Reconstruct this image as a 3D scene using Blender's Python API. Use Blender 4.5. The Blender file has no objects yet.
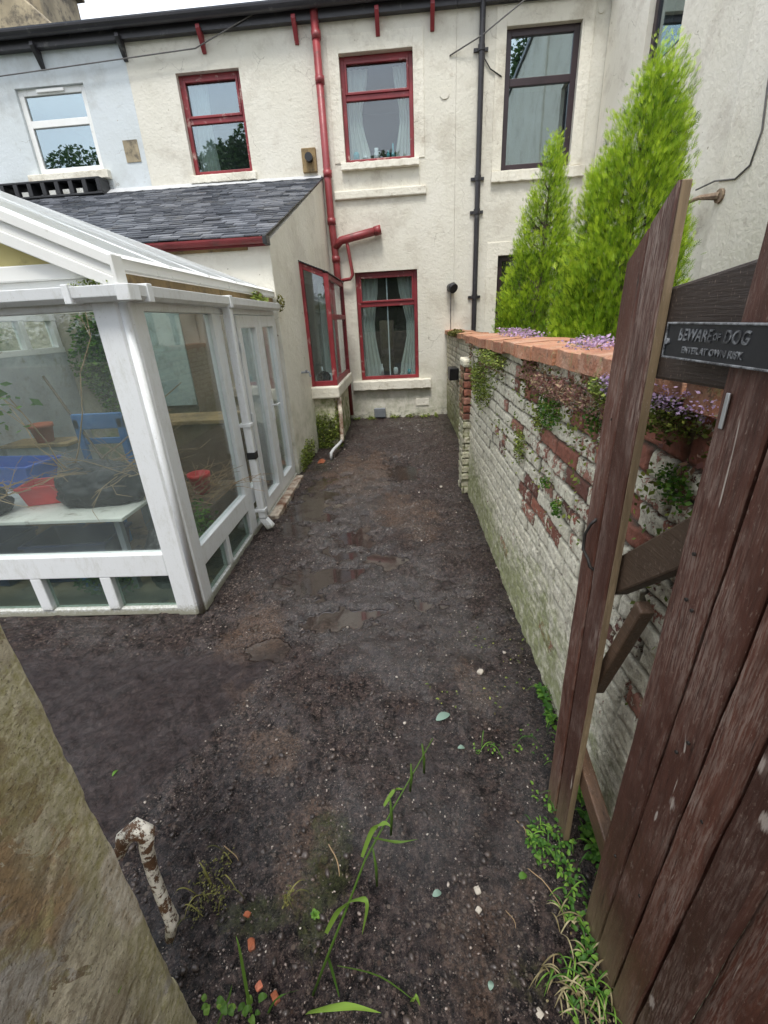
import bpy, bmesh, math, random
import numpy as np
from mathutils import Vector, Matrix, Euler
random.seed(7); rng = np.random.default_rng(11)
R = math.radians; PI = math.pi
sc = bpy.context.scene; col = sc.collection
sc.render.engine = 'CYCLES'
sc.cycles.max_bounces = 10; sc.cycles.transparent_max_bounces = 24
sc.cycles.glossy_bounces = 4; sc.cycles.transmission_bounces = 6; sc.cycles.diffuse_bounces = 4
sc.cycles.caustics_reflective = False; sc.cycles.caustics_refractive = False
sc.cycles.use_denoising = True
sc.view_settings.view_transform = 'Standard'; sc.view_settings.look = 'None'
sc.view_settings.gamma = 1; sc.view_settings.use_curve_mapping = False
sc.view_settings.exposure = 1.05

# ------------------------------------------------------------------ noise
def _h(ix, iy, iz, s):
    n = (ix*374761393 + iy*668265263 + iz*2147483647 + s*1274126177) & 0xffffffff
    n = ((n ^ (n >> 13))*1274126177) & 0xffffffff
    n = ((n ^ (n >> 16))*2246822519) & 0xffffffff
    return ((n ^ (n >> 15)) & 0xffffff)/float(0xffffff)
def vnoise(x, y, z=0.0, s=0):
    x, y, z = np.broadcast_arrays(np.asarray(x, float), np.asarray(y, float), np.asarray(z, float))
    fx, fy, fz = np.floor(x), np.floor(y), np.floor(z)
    ix, iy, iz = fx.astype(np.int64), fy.astype(np.int64), fz.astype(np.int64)
    u, v, w = x-fx, y-fy, z-fz
    u = u*u*(3-2*u); v = v*v*(3-2*v); w = w*w*(3-2*w)
    def L(a, b, t): return a+(b-a)*t
    c = [[[_h(ix+i, iy+j, iz+k, s) for k in (0, 1)] for j in (0, 1)] for i in (0, 1)]
    return L(L(L(c[0][0][0], c[1][0][0], u), L(c[0][1][0], c[1][1][0], u), v),
             L(L(c[0][0][1], c[1][0][1], u), L(c[0][1][1], c[1][1][1], u), v), w)
def fbm(x, y, z=0.0, s=0, o=4):
    t = 0; a = .5; f = 1.0; n = 0
    for i in range(o):
        t = t+a*vnoise(np.asarray(x)*f, np.asarray(y)*f, np.asarray(z)*f, s+i*17); n += a; a *= .5; f *= 2.03
    return t/n
def sst(a, b, x):
    t = np.clip((x-a)/(b-a), 0, 1); return t*t*(3-2*t)

# ------------------------------------------------------------------ mesh collector
class M:
    def __init__(s): s.v = []; s.f = []
    def add(s, v, f):
        b = len(s.v); s.v += [tuple(p) for p in v]; s.f += [tuple(b+i for i in q) for q in f]; return s
    def box(s, x0, x1, y0, y1, z0, z1):
        v = [(x, y, z) for x in (x0, x1) for y in (y0, y1) for z in (z0, z1)]
        return s.add(v, [(0, 1, 3, 2), (4, 6, 7, 5), (0, 4, 5, 1), (2, 3, 7, 6), (0, 2, 6, 4), (1, 5, 7, 3)])
    def bar(s, p, q, w, h, up=(0, 0, 1)):
        p = Vector(p); q = Vector(q); d = (q-p).normalized(); up = Vector(up)
        a = d.cross(up)
        if a.length < 1e-4: a = d.cross(Vector((0, 1, 0)))
        a.normalize(); b = a.cross(d)
        v = [o+a*(i*w/2)+b*(j*h/2) for o in (p, q) for i, j in ((-1, -1), (1, -1), (1, 1), (-1, 1))]
        return s.add(v, [(3, 2, 1, 0), (4, 5, 6, 7), (0, 1, 5, 4), (1, 2, 6, 5), (2, 3, 7, 6), (3, 0, 4, 7)])
    def tube(s, pts, r, n=8, cap=True):
        pts = [Vector(p) for p in pts]; rs = r if isinstance(r, (list, tuple)) else [r]*len(pts)
        b = len(s.v); ref = None
        for i, p in enumerate(pts):
            d = (pts[min(i+1, len(pts)-1)]-pts[max(i-1, 0)]).normalized()
            if ref is None:
                ref = d.cross(Vector((0, 0, 1)) if abs(d.z) < .9 else Vector((0, 1, 0))).normalized()
            a = (ref-d*ref.dot(d)).normalized(); ref = a; c = d.cross(a)
            for k in range(n):
                t = 2*PI*k/n; s.v.append(tuple(p+(a*math.cos(t)+c*math.sin(t))*rs[i]))
        for i in range(len(pts)-1):
            for k in range(n):
                s.f.append((b+i*n+k, b+i*n+(k+1) % n, b+(i+1)*n+(k+1) % n, b+(i+1)*n+k))
        if cap:
            s.f.append(tuple(b+k for k in range(n))[::-1]); s.f.append(tuple(b+(len(pts)-1)*n+k for k in range(n)))
        return s
    def lathe(s, prof, c=(0, 0, 0), n=20):
        b = len(s.v)
        for r, z in prof:
            for k in range(n):
                t = 2*PI*k/n; s.v.append((c[0]+r*math.cos(t), c[1]+r*math.sin(t), c[2]+z))
        for i in range(len(prof)-1):
            for k in range(n):
                s.f.append((b+i*n+k, b+i*n+(k+1) % n, b+(i+1)*n+(k+1) % n, b+(i+1)*n+k))
        s.f.append(tuple(b+k for k in range(n))[::-1]); s.f.append(tuple(b+(len(prof)-1)*n+k for k in range(n)))
        return s
    def prism(s, poly, axis, a, b):      # poly in the two other axes, extruded along axis from a to b
        n = len(poly)
        def P(u, v, w): return {'x': (w, u, v), 'y': (u, w, v), 'z': (u, v, w)}[axis]
        v = [P(u, w, a) for u, w in poly]+[P(u, w, b) for u, w in poly]
        f = [tuple(range(n)), tuple(range(2*n-1, n-1, -1))]+[((i+1) % n, i, n+i, n+(i+1) % n) for i in range(n)]
        return s.add(v, f)
    def ribbon(s, pts, ws, side=None, fold=.15):
        pts = [Vector(p) for p in pts]; b = len(s.v); n = len(pts)
        for i, p in enumerate(pts):
            d = (pts[min(i+1, n-1)]-pts[max(i-1, 0)]).normalized()
            a = Vector(side) if side else d.cross(Vector((0, 0, 1)))
            if a.length < 1e-3: a = Vector((1, 0, 0))
            a = (a-d*a.dot(d)).normalized(); u = a.cross(d); w = ws[i]
            s.v += [tuple(p-a*w/2+u*w*fold), tuple(p), tuple(p+a*w/2+u*w*fold)]
        for i in range(n-1):
            for k in (0, 1):
                s.f.append((b+3*i+k, b+3*i+k+1, b+3*i+k+4, b+3*i+k+3))
        return s
def mk(name, m, mat=None, parent=None, mtx=None, smooth=False, bevel=0, seg=2, fix=True, wp=True):
    me = bpy.data.meshes.new(name); me.from_pydata(m.v, [], m.f)
    if fix:
        bm = bmesh.new(); bm.from_mesh(me); bmesh.ops.recalc_face_normals(bm, faces=bm.faces); bm.to_mesh(me); bm.free()
    if mat: me.materials.append(mat)
    if smooth: me.polygons.foreach_set('use_smooth', [True]*len(me.polygons))
    o = bpy.data.objects.new(name, me); col.objects.link(o)
    if bevel:
        b = o.modifiers.new('b', 'BEVEL'); b.width = bevel; b.segments = seg; b.limit_method = 'ANGLE'; b.angle_limit = R(40)
    par(o, parent, wp)
    if mtx is not None: o.matrix_world = mtx
    return o
def par(o, parent, wp=True):
    if parent:
        o.parent = parent
        if wp and not parent.parent: o.matrix_parent_inverse = parent.matrix_basis.inverted()
def grid_np(name, V, nu, nv, mat, parent=None, attrs=None, extra=None, smooth=True, flip=False):
    """V: (nu*nv,3) array laid out u-major"""
    i = np.arange(nu-1)[:, None]*nv+np.arange(nv-1)[None, :]
    q = np.stack([i, i+nv, i+nv+1, i+1], -1).reshape(-1, 4)
    if flip: q = q[:, ::-1]
    ev, ef = (extra.v, extra.f) if extra else ([], [])
    n0 = len(V); V = np.vstack([V, np.array(ev).reshape(-1, 3)]) if ev else V
    faces = q.tolist()+[tuple(n0+k for k in f) for f in ef]
    me = bpy.data.meshes.new(name); me.from_pydata(V.tolist() if len(ev) else V.tolist(), [], faces)
    me.materials.append(mat)
    sm = np.zeros(len(faces), bool); sm[:len(q)] = smooth; me.polygons.foreach_set('use_smooth', sm.tolist())
    for k, a in (attrs or {}).items():
        at = me.attributes.new(k, 'FLOAT', 'POINT'); z = np.full(len(V), .5, np.float32); z[:n0] = a; at.data.foreach_set('value', z)
    me.update()
    o = bpy.data.objects.new(name, me); col.objects.link(o)
    par(o, parent)
    return o
def quads_np(name, V, mat, parent=None, attrs=None, smooth=False):
    """V: (n,4,3) independent quads; attrs per quad"""
    n = len(V); me = bpy.data.meshes.new(name)
    me.vertices.add(4*n); me.vertices.foreach_set('co', V.reshape(-1).astype(np.float32))
    me.loops.add(4*n); me.loops.foreach_set('vertex_index', np.arange(4*n, dtype=np.int32))
    me.polygons.add(n); me.polygons.foreach_set('loop_start', np.arange(0, 4*n, 4, dtype=np.int32))
    me.update(calc_edges=True)
    for k, a in (attrs or {}).items():
        at = me.attributes.new(k, 'FLOAT', 'POINT'); at.data.foreach_set('value', np.repeat(a, 4).astype(np.float32))
    me.materials.append(mat)
    o = bpy.data.objects.new(name, me); col.objects.link(o)
    par(o, parent)
    return o
def thing(name, label, cat, loc=(0, 0, 0), group=None, mtx=None):
    o = bpy.data.objects.new(name, None); col.objects.link(o); o.empty_display_size = .1
    if mtx is not None: o.matrix_world = mtx
    else: o.location = loc
    return tag(o, label, cat, group)
def tag(o, label, cat, group=None):
    o['label'] = label; o['category'] = cat
    if group: o['group'] = group
    return o
def kind(o, k, label=None):
    o['kind'] = k
    if label: o['label'] = label
    return o

# ------------------------------------------------------------------ shader helper
class T:
    def __init__(s, name):
        s.m = bpy.data.materials.new(name); s.m.use_nodes = True; s.nt = s.m.node_tree; s.nt.nodes.clear()
        s.out = s.nt.nodes.new('ShaderNodeOutputMaterial'); s._c = None
    def n(s, t, **k):
        x = s.nt.nodes.new(t)
        for a, b in k.items(): setattr(x, a, b)
        return x
    def put(s, sock, v):
        if v is None: return
        if isinstance(v, bpy.types.NodeSocket): s.nt.links.new(v, sock)
        else:
            if sock.type == 'RGBA' and len(v) == 3: v = (*v, 1)
            sock.default_value = v
    @property
    def co(s):
        if not s._c: s._c = s.n('ShaderNodeTexCoord').outputs['Object']
        return s._c
    def map(s, scale=(1, 1, 1), loc=(0, 0, 0), rot=(0, 0, 0), vec=None):
        x = s.n('ShaderNodeMapping'); s.put(x.inputs['Vector'], vec or s.co)
        x.inputs['Scale'].default_value = scale; x.inputs['Location'].default_value = loc; x.inputs['Rotation'].default_value = rot
        return x.outputs[0]
    def noise(s, scale, detail=4, rough=.55, dist=0, vec=None, color=False):
        x = s.n('ShaderNodeTexNoise'); s.put(x.inputs['Vector'], vec or s.co)
        x.inputs['Scale'].default_value = scale; x.inputs['Detail'].default_value = detail
        x.inputs['Roughness'].default_value = rough; x.inputs['Distortion'].default_value = dist
        return x.outputs['Color' if color else 'Fac']
    def vor(s, scale, feature='F1', out='Distance', vec=None, rnd=1):
        x = s.n('ShaderNodeTexVoronoi', feature=feature); s.put(x.inputs['Vector'], vec or s.co)
        x.inputs['Scale'].default_value = scale; x.inputs['Randomness'].default_value = rnd
        return x.outputs[out]
    def ramp(s, fac, stops, interp='LINEAR'):
        x = s.n('ShaderNodeValToRGB'); s.put(x.inputs[0], fac); r = x.color_ramp; r.interpolation = interp
        while len(r.elements) < len(stops): r.elements.new(.5)
        for e, (p, c) in zip(r.elements, stops):
            e.position = p; e.color = (*c, 1) if not isinstance(c, (int, float)) else (c, c, c, 1)
        return x.outputs[0]
    def mix(s, fac, a, b, blend='MIX'):
        x = s.n('ShaderNodeMix', data_type='RGBA', blend_type=blend)
        s.put(x.inputs[0], fac); s.put(x.inputs[6], a); s.put(x.inputs[7], b); return x.outputs[2]
    def math(s, op, a, b=None, clamp=False):
        x = s.n('ShaderNodeMath', operation=op, use_clamp=clamp); s.put(x.inputs[0], a); s.put(x.inputs[1], b); return x.outputs[0]
    def attr(s, name): return s.n('ShaderNodeAttribute', attribute_name=name).outputs['Fac']
    def rand(s): return s.n('ShaderNodeObjectInfo').outputs['Random']
    def sep(s, i, vec=None):
        x = s.n('ShaderNodeSeparateXYZ'); s.put(x.inputs[0], vec or s.co); return x.outputs[i]
    def wpos(s): return s.n('ShaderNodeNewGeometry').outputs['Position']
    def nz(s):
        x = s.n('ShaderNodeSeparateXYZ'); s.put(x.inputs[0], s.n('ShaderNodeNewGeometry').outputs['Normal']); return x.outputs[2]
    def bump(s, h, strength=.5, dist=.01, normal=None):
        x = s.n('ShaderNodeBump'); s.put(x.inputs['Height'], h); x.inputs['Strength'].default_value = strength
        x.inputs['Distance'].default_value = dist; s.put(x.inputs['Normal'], normal); return x.outputs[0]
    def bsdf(s, base, rough=.6, normal=None, **k):
        x = s.n('ShaderNodeBsdfPrincipled'); s.put(x.inputs['Base Color'], base); s.put(x.inputs['Roughness'], rough); s.put(x.inputs['Normal'], normal)
        for a, b in k.items(): s.put(x.inputs[a.replace('_', ' ')], b)
        return x.outputs[0]
    def done(s, sh): s.nt.links.new(sh, s.out.inputs[0]); return s.m

MAT = {}
def simple(name, c,  rough=.5, var=.15, bump=.1, scale=30, dirt=None, dirt_amt=.0, metal=0, spec=.5):
    t = T(name); n1 = t.noise(scale, 5); n2 = t.noise(3.1, 4)
    base = t.mix(t.ramp(n2, [(.35, 0), (.7, 1)]), [x*(1-var) for x in c], [min(1, x*(1+var)) for x in c])
    if dirt: base = t.mix(t.ramp(t.noise(7, 7, .7), [(.62-dirt_amt*.35, 0), (.75-dirt_amt*.2, 1)]), base, dirt)
    rg = t.ramp(n1, [(0, max(.02, rough-.12)), (1, min(1, rough+.15))])
    MAT[name] = t.done(t.bsdf(base, rg, t.bump(n1, bump, .004), Metallic=metal, Specular_IOR_Level=spec)); return MAT[name]

def plaster(name, c, dirty, green=.0, bump=.8, zdrip=True, w=False):
    """painted render over rough stone"""
    t = T(name)
    big = t.noise(1.3, 4); mid = t.noise(9, 5, .6); fine = t.noise(60, 4, .6); lump = t.noise(22, 3, .5, .6)
    v = t.map((1, 1, .14)); streak = t.noise(7, 6, .7, 0, v)
    base = t.mix(t.ramp(big, [(.3, 0), (.7, 1)]), c, [c[0]*.9, c[1]*.895, c[2]*.86])
    base = t.mix(t.ramp(streak, [(.58, 0), (.85, .45)]), base, dirty)
    base = t.mix(t.ramp(t.noise(5, 8, .75), [(.585, 0), (.68, .6)]), base, dirty)
    base = t.mix(t.ramp(t.noise(1.7, 7, .7, 0, t.map(loc=(4, 2, 9))), [(.52, 0), (.64, .4)]), base, [c_*.93 for c_ in dirty])
    # chipped spots
    chip = t.ramp(t.noise(14, 5, .65), [(.695, 0), (.71, 1)])
    base = t.mix(chip, base, (.33, .27, .2))
    # fine cracks
    cr = t.vor(1.7, 'DISTANCE_TO_EDGE', vec=t.mix(.16, t.co, t.noise(5, 5, color=True)))
    crack = t.math('MULTIPLY', t.ramp(cr, [(0, 1), (.005, 0)]), t.ramp(t.noise(1.9, 2), [(.55, 0), (.62, .7)]))
    base = t.mix(crack, base, (.2, .17, .13))
    if green:
        zz = t.sep(2, t.wpos())
        g = t.math('MULTIPLY', t.ramp(t.noise(6, 7, .7), [(.42, 0), (.62, 1)]), t.ramp(t.math('MULTIPLY', zz, 1/1.2), [(0, green), (1, 0)]))
        base = t.mix(g, base, (.16, .2, .055))
        g2 = t.math('MULTIPLY', t.ramp(t.noise(11, 7, .75), [(.5, 0), (.6, .8)]), t.ramp(t.math('MULTIPLY', zz, 1/.28), [(0, .8), (1, 0)]))
        base = t.mix(g2, base, (.06, .055, .04))
    h = t.math('ADD', t.math('MULTIPLY', lump, 1.0), t.math('MULTIPLY', fine, .25))
    h = t.math('ADD', h, t.math('MULTIPLY', mid, .9)); h = t.math('SUBTRACT', h, t.math('MULTIPLY', chip, .25))
    h = t.math('SUBTRACT', h, t.math('MULTIPLY', crack, .3))
    MAT[name] = t.done(t.bsdf(base, t.ramp(mid, [(0, .5), (1, .8)]), t.bump(h, bump, .02), Specular_IOR_Level=.3)); return MAT[name]
plaster('cream_render', (.74, .71, .625), (.47, .42, .34), .5, .32)
plaster('white_render', (.64, .685, .71), (.45, .46, .44), .3, .2)
plaster('wing_render', (.84, .80, .70), (.5, .44, .36), .4, .3)
plaster('extension_render', (.85, .82, .73), (.60, .55, .47), .45, .4)
plaster('sill_paint', (.80, .765, .67), (.36, .3, .22), .0, .4)
plaster('bay_render', (.72, .68, .54), (.36, .33, .2), 2.2, .5)
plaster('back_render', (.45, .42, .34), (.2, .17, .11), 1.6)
simple('red_paint', (.235, .026, .032), .42, .25, .25, 40, (.55, .42, .36), .1)
simple('red_pipe', (.26, .04, .045), .4, .25, .2, 25, (.14, .05, .045), .25)
t = T('upvc'); n1 = t.noise(60, 6, .8); dr = t.noise(10, 8, .85, 0, t.map((1, 1, .35)))
b = t.mix(t.ramp(dr, [(.50, 0), (.66, .45)]), (.80, .82, .83), (.50, .50, .44)); b = t.mix(t.ramp(n1, [(.60, 0), (.68, .6)]), b, (.36, .35, .28))
b = t.mix(t.ramp(t.math('ADD', t.math('MULTIPLY', n1, .5), t.math('SUBTRACT', .45, t.math('MULTIPLY', t.sep(2, t.wpos()), 3))), [(.45, 0), (.62, .8)]), b, (.22, .21, .12))
MAT['upvc'] = t.done(t.bsdf(b, t.ramp(n1, [(.3, .25), (.7, .5)]), t.bump(n1, .1, .003)))
simple('upvc_clean', (.83, .83, .8), .3, .04, .05, 15, (.5, .48, .42), .0)
simple('gutter_black', (.028, .026, .03), .35, .2, .1, 20, (.12, .12, .11), .1)
simple('brown_frame', (.035, .02, .024), .35, .2, .1)
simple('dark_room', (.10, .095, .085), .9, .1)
simple('curtain', (.62, .62, .55), .9, .1, .2, 60)
simple('net_curtain', (.55, .58, .54), .9, .1, .2, 60)
simple('lead', (.5, .51, .52), .5, .1, .2)
simple('old_timber', (.30, .21, .10), .85, .3, .5, 40, (.08, .06, .04), .3)
simple('yellow_board', (.62, .54, .24), .7, .12, .2, 20, (.35, .28, .12), .15)
simple('black_plastic', (.02, .02, .022), .4, .2, .1)
simple('bag_plastic', (.014, .013, .014), .45, .4, .9, 60)
simple('grey_plastic', (.22, .24, .26), .45)
simple('terracotta_pot', (.42, .13, .07), .7, .2, .2)
simple('red_plastic', (.6, .03, .03), .35)
simple('blue_plastic', (.03, .11, .5), .35)
simple('navy_plastic', (.015, .03, .10), .4)
simple('sky_blue_plastic', (.03, .15, .38), .4)
simple('board_white', (.62, .62, .58), .5, .1, .2, 20, (.2, .18, .14), .2)
simple('brown_board', (.14, .10, .06), .7, .25, .3)
simple('teal_board', (.36, .45, .42), .6, .2, .2, 20, (.22, .27, .23), .3)
simple('grey_board', (.42, .44, .45), .7, .15, .2, 20, (.3, .29, .26), .25)
simple('rust', (.34, .25, .17), .8, .4, .6, 60, (.10, .05, .03), .5)
simple('flaking_white', (.74, .68, .56), .6, .1, .8, 50, (.16, .07, .035), .75)
simple('ceramic', (.8, .8, .78), .15, .03, .02)
simple('teal_glass', (.1, .42, .45), .15, .1, .02)
simple('joint_shade', (.012, .009, .008), .8)
simple('iron', (.02, .017, .015), .55, .3, .5, 80)
simple('aluminium', (.65, .66, .68), .35, .1, .2, 60, metal=.8)
simple('dead_stem', (.32, .22, .12), .8, .3, .2)
simple('bark', (.10, .075, .05), .9, .3, .8, 40)
simple('brick_chip', (.30, .085, .035), .9, .35, 1, 120, (.25, .12, .08), .4)
simple('pale_stone_chip', (.42, .38, .32), .8, .2, .5, 60)
simple('cable_grey', (.12, .115, .11), .6)
simple('chimney_stone', (.36, .30, .2), .9, .3, 1, 12, (.08, .07, .06), .4)
simple('tarmac', (.05, .05, .05), .8, .2, .6, 90)
simple('field', (.05, .07, .025), .9, .3, .5, 8)

def glass(name, refl=.1, dust=.0, tint=(1, 1, 1), dustc=(.5, .52, .48), rough=.01, wob=.02, gc=(.95, .97, 1)):
    t = T(name)
    tr = t.n('ShaderNodeBsdfTransparent'); t.put(tr.inputs[0], tint)
    nrm = t.bump(t.noise(2.5, 2), wob, .02)
    gl = t.n('ShaderNodeBsdfGlossy'); gl.inputs['Roughness'].default_value = rough; t.put(gl.inputs['Normal'], nrm)
    gl.inputs['Color'].default_value = (*gc, 1)
    ge = t.n('ShaderNodeNewGeometry'); dp_ = t.n('ShaderNodeVectorMath', operation='DOT_PRODUCT'); t.put(dp_.inputs[0], ge.outputs['Normal']); t.put(dp_.inputs[1], ge.outputs['Incoming'])
    sch = t.math('POWER', t.math('SUBTRACT', 1, t.math('ABSOLUTE', dp_.outputs['Value']), True), 5)
    f = t.math('ADD', t.math('MULTIPLY', sch, .8), .035+refl, True)
    m1 = t.n('ShaderNodeMixShader'); t.put(m1.inputs[0], f); t.nt.links.new(tr.outputs[0], m1.inputs[1]); t.nt.links.new(gl.outputs[0], m1.inputs[2])
    out = m1.outputs[0]
    if dust:
        df = t.n('ShaderNodeBsdfDiffuse'); t.put(df.inputs[0], dustc)
        d = t.math('MULTIPLY', t.ramp(t.noise(2.3, 7, .65, .3), [(.3, .35), (.75, 1)]), dust)
        d2 = t.math('ADD', d, t.math('MULTIPLY', t.ramp(t.noise(55, 2, .5), [(.66, 0), (.72, 1)]), dust*.5))
        m2 = t.n('ShaderNodeMixShader'); t.put(m2.inputs[0], d2); t.nt.links.new(out, m2.inputs[1]); t.nt.links.new(df.outputs[0], m2.inputs[2]); out = m2.outputs[0]
    MAT[name] = t.done(out); return MAT[name]
glass('pane_house', .05, .03, (.8, .86, .87))
glass('pane_sky', .34, .02, (.6, .68, .70), (.4, .5, .53), gc=(.80, .93, .97))
glass('pane_mid', .15, .02, (.75, .82, .83), (.4, .5, .53), gc=(.85, .94, .97))
glass('pane_greenhouse', .01, .11, (.95, .98, .97), (.46, .52, .50))
glass('pane_low', .0, .30, (.8, .88, .84), (.22, .28, .25))
t = T('polycarbonate'); tr = t.n('ShaderNodeBsdfTransparent'); tl = t.n('ShaderNodeBsdfTranslucent'); tl.inputs[0].default_value = (.93, .95, .95, 1)
a_ = t.n('ShaderNodeMixShader'); a_.inputs[0].default_value = .6; t.nt.links.new(tr.outputs[0], a_.inputs[1]); t.nt.links.new(tl.outputs[0], a_.inputs[2])
b_ = t.n('ShaderNodeMixShader'); b_.inputs[0].default_value = .12; t.nt.links.new(a_.outputs[0], b_.inputs[1]); t.nt.links.new(t.bsdf((.75, .78, .78), .3), b_.inputs[2]); MAT['polycarbonate'] = t.done(b_.outputs[0])

def foliage(name, a, b, dark=None, trans=.35):
    t = T(name); r = t.attr('rnd'); base = t.ramp(r, [(0, dark or a), (.35, a), (1, b)])
    pr = t.bsdf(base, .55, None, Specular_IOR_Level=.3)
    tl = t.n('ShaderNodeBsdfTranslucent'); t.put(tl.inputs[0], base)
    mx = t.n('ShaderNodeMixShader'); mx.inputs[0].default_value = trans
    t.nt.links.new(pr, mx.inputs[1]); t.nt.links.new(tl.outputs[0], mx.inputs[2]); MAT[name] = t.done(mx.outputs[0]); return MAT[name]
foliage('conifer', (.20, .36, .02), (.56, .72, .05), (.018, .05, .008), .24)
foliage('leaf', (.05, .14, .02), (.16, .32, .04))
foliage('weed', (.05, .14, .02), (.20, .36, .05))
foliage('stonecrop', (.13, .20, .04), (.40, .46, .10), (.10, .08, .03))
foliage('bellflower', (.38, .26, .46), (.66, .50, .72), (.16, .17, .06))
foliage('dry_plant', (.32, .15, .14), (.55, .42, .25), (.2, .1, .08))
foliage('blade', (.06, .13, .02), (.24, .38, .06))
foliage('fern', (.10, .10, .03), (.3, .28, .08))
foliage('straw', (.22, .18, .09), (.50, .44, .26), (.14, .10, .05))
foliage('far_leaf', (.03, .07, .015), (.08, .15, .03))

def wood(name, paint, bare, worn=.4, axis='z', wetness=.35):
    t = T(name)
    sc_ = {'z': (1, 1, .07), 'y': (1, .07, 1), 'x': (.07, 1, 1)}[axis]
    off = t.n('ShaderNodeVectorMath', operation='ADD'); t.put(off.inputs[0], t.co)
    cm = t.n('ShaderNodeCombineXYZ'); r10 = t.math('MULTIPLY', t.rand(), 37.0)
    for i in range(3): t.put(cm.inputs[i], r10)
    t.put(off.inputs[1], cm.outputs[0]); P = off.outputs[0]
    g = t.noise(95, 6, .65, .5, t.map(sc_, vec=P)); g2 = t.noise(260, 4, .7, .2, t.map(sc_, vec=P)); b = t.noise(5, 6, .65, .5, t.map((1, 1, .5), vec=P))
    tone = t.ramp(t.rand(), [(0, [c*.62 for c in paint]), (.5, paint), (1, [paint[0]*1.55, paint[1]*1.30, paint[2]*1.12])])
    base = t.mix(t.ramp(g, [(.36, .55), (.62, 0)]), tone, [c*.35 for c in paint])
    base = t.mix(t.ramp(b, [(.35, .5), (.6, 0)]), base, [c*.45 for c in paint])
    wm = t.math('MULTIPLY', t.ramp(b, [(.66-worn*.25, 0), (.86-worn*.2, .75)]), t.ramp(g2, [(.45, 0), (.56, 1)]))
    base = t.mix(wm, base, t.mix(g, [c*.6 for c in bare], [min(1, c*1.2) for c in bare]))
    scr = t.ramp(t.noise(22, 2, .7, .8, t.map((1, 1, .15), rot=(.35, .2, 0), vec=P)), [(.715, 0), (.735, .8 if axis == 'z' else 0)])
    base = t.mix(scr, base, (.50, .44, .38))
    sp = t.vor(15, vec=t.map((1, 1, .55), vec=P)); spc = t.sep(0, t.vor(15, out='Color', vec=t.map((1, 1, .55), vec=P)))
    spm = t.math('MULTIPLY', t.ramp(t.math('ADD', sp, t.math('MULTIPLY', t.math('SUBTRACT', g2, .5), .35)), [(.09, 1), (.17, 0)]), t.ramp(spc, [(.66, 0), (.68, .9 if axis == 'z' else 0)]))
    base = t.mix(spm, base, (.44, .37, .32))
    spk = t.ramp(t.noise(210, 3, .7, 0, t.map((1, 1, .3), vec=P)), [(.62, 0), (.67, .45)]); base = t.mix(spk, base, (.34, .26, .21))
    if axis == 'z':
        zb = t.ramp(t.math('ADD', t.sep(2, t.wpos()), t.math('MULTIPLY', b, .35)), [(.22, .9), (.48, 0)]); base = t.mix(t.math('MULTIPLY', zb, t.ramp(g2, [(.3, .4), (.6, 1)])), base, t.mix(g, (.12, .085, .05), (.30, .22, .14)))
    base = t.mix(t.ramp(g, [(.30, .9), (.34, 0)]), base, (.012, .008, .006))
    h = t.math('ADD', g, t.math('MULTIPLY', g2, .6)); h = t.math('ADD', h, t.math('MULTIPLY', b, .5))
    MAT[name] = t.done(t.bsdf(base, t.ramp(b, [(.3, wetness), (.7, .7)]), t.bump(h, .55, .004), Specular_IOR_Level=.4)); return MAT[name]
wood('gate_board', (.106, .046, .033), (.38, .30, .25), .85, 'z', .28)
wood('gate_edge', (.34, .25, .15), (.45, .35, .22), .5)
wood('gate_rail', (.065, .045, .035), (.22, .16, .11), .5, 'y')
wood('pale_rail', (.11, .07, .045), (.30, .21, .13), .5, 'y')

# slate: per-vertex random
t = T('slate'); r = t.attr('rnd'); n1 = t.noise(30, 5)
b = t.ramp(r, [(0, (.028, .032, .042)), (.5, (.075, .081, .098)), (1, (.18, .188, .21))])
b = t.mix(t.ramp(t.noise(4, 6, .7), [(.55, 0), (.7, .5)]), b, (.17, .16, .14))
MAT['slate'] = t.done(t.bsdf(b, t.ramp(n1, [(0, .2), (1, .55)]), t.bump(n1, .5, .006)))

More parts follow.
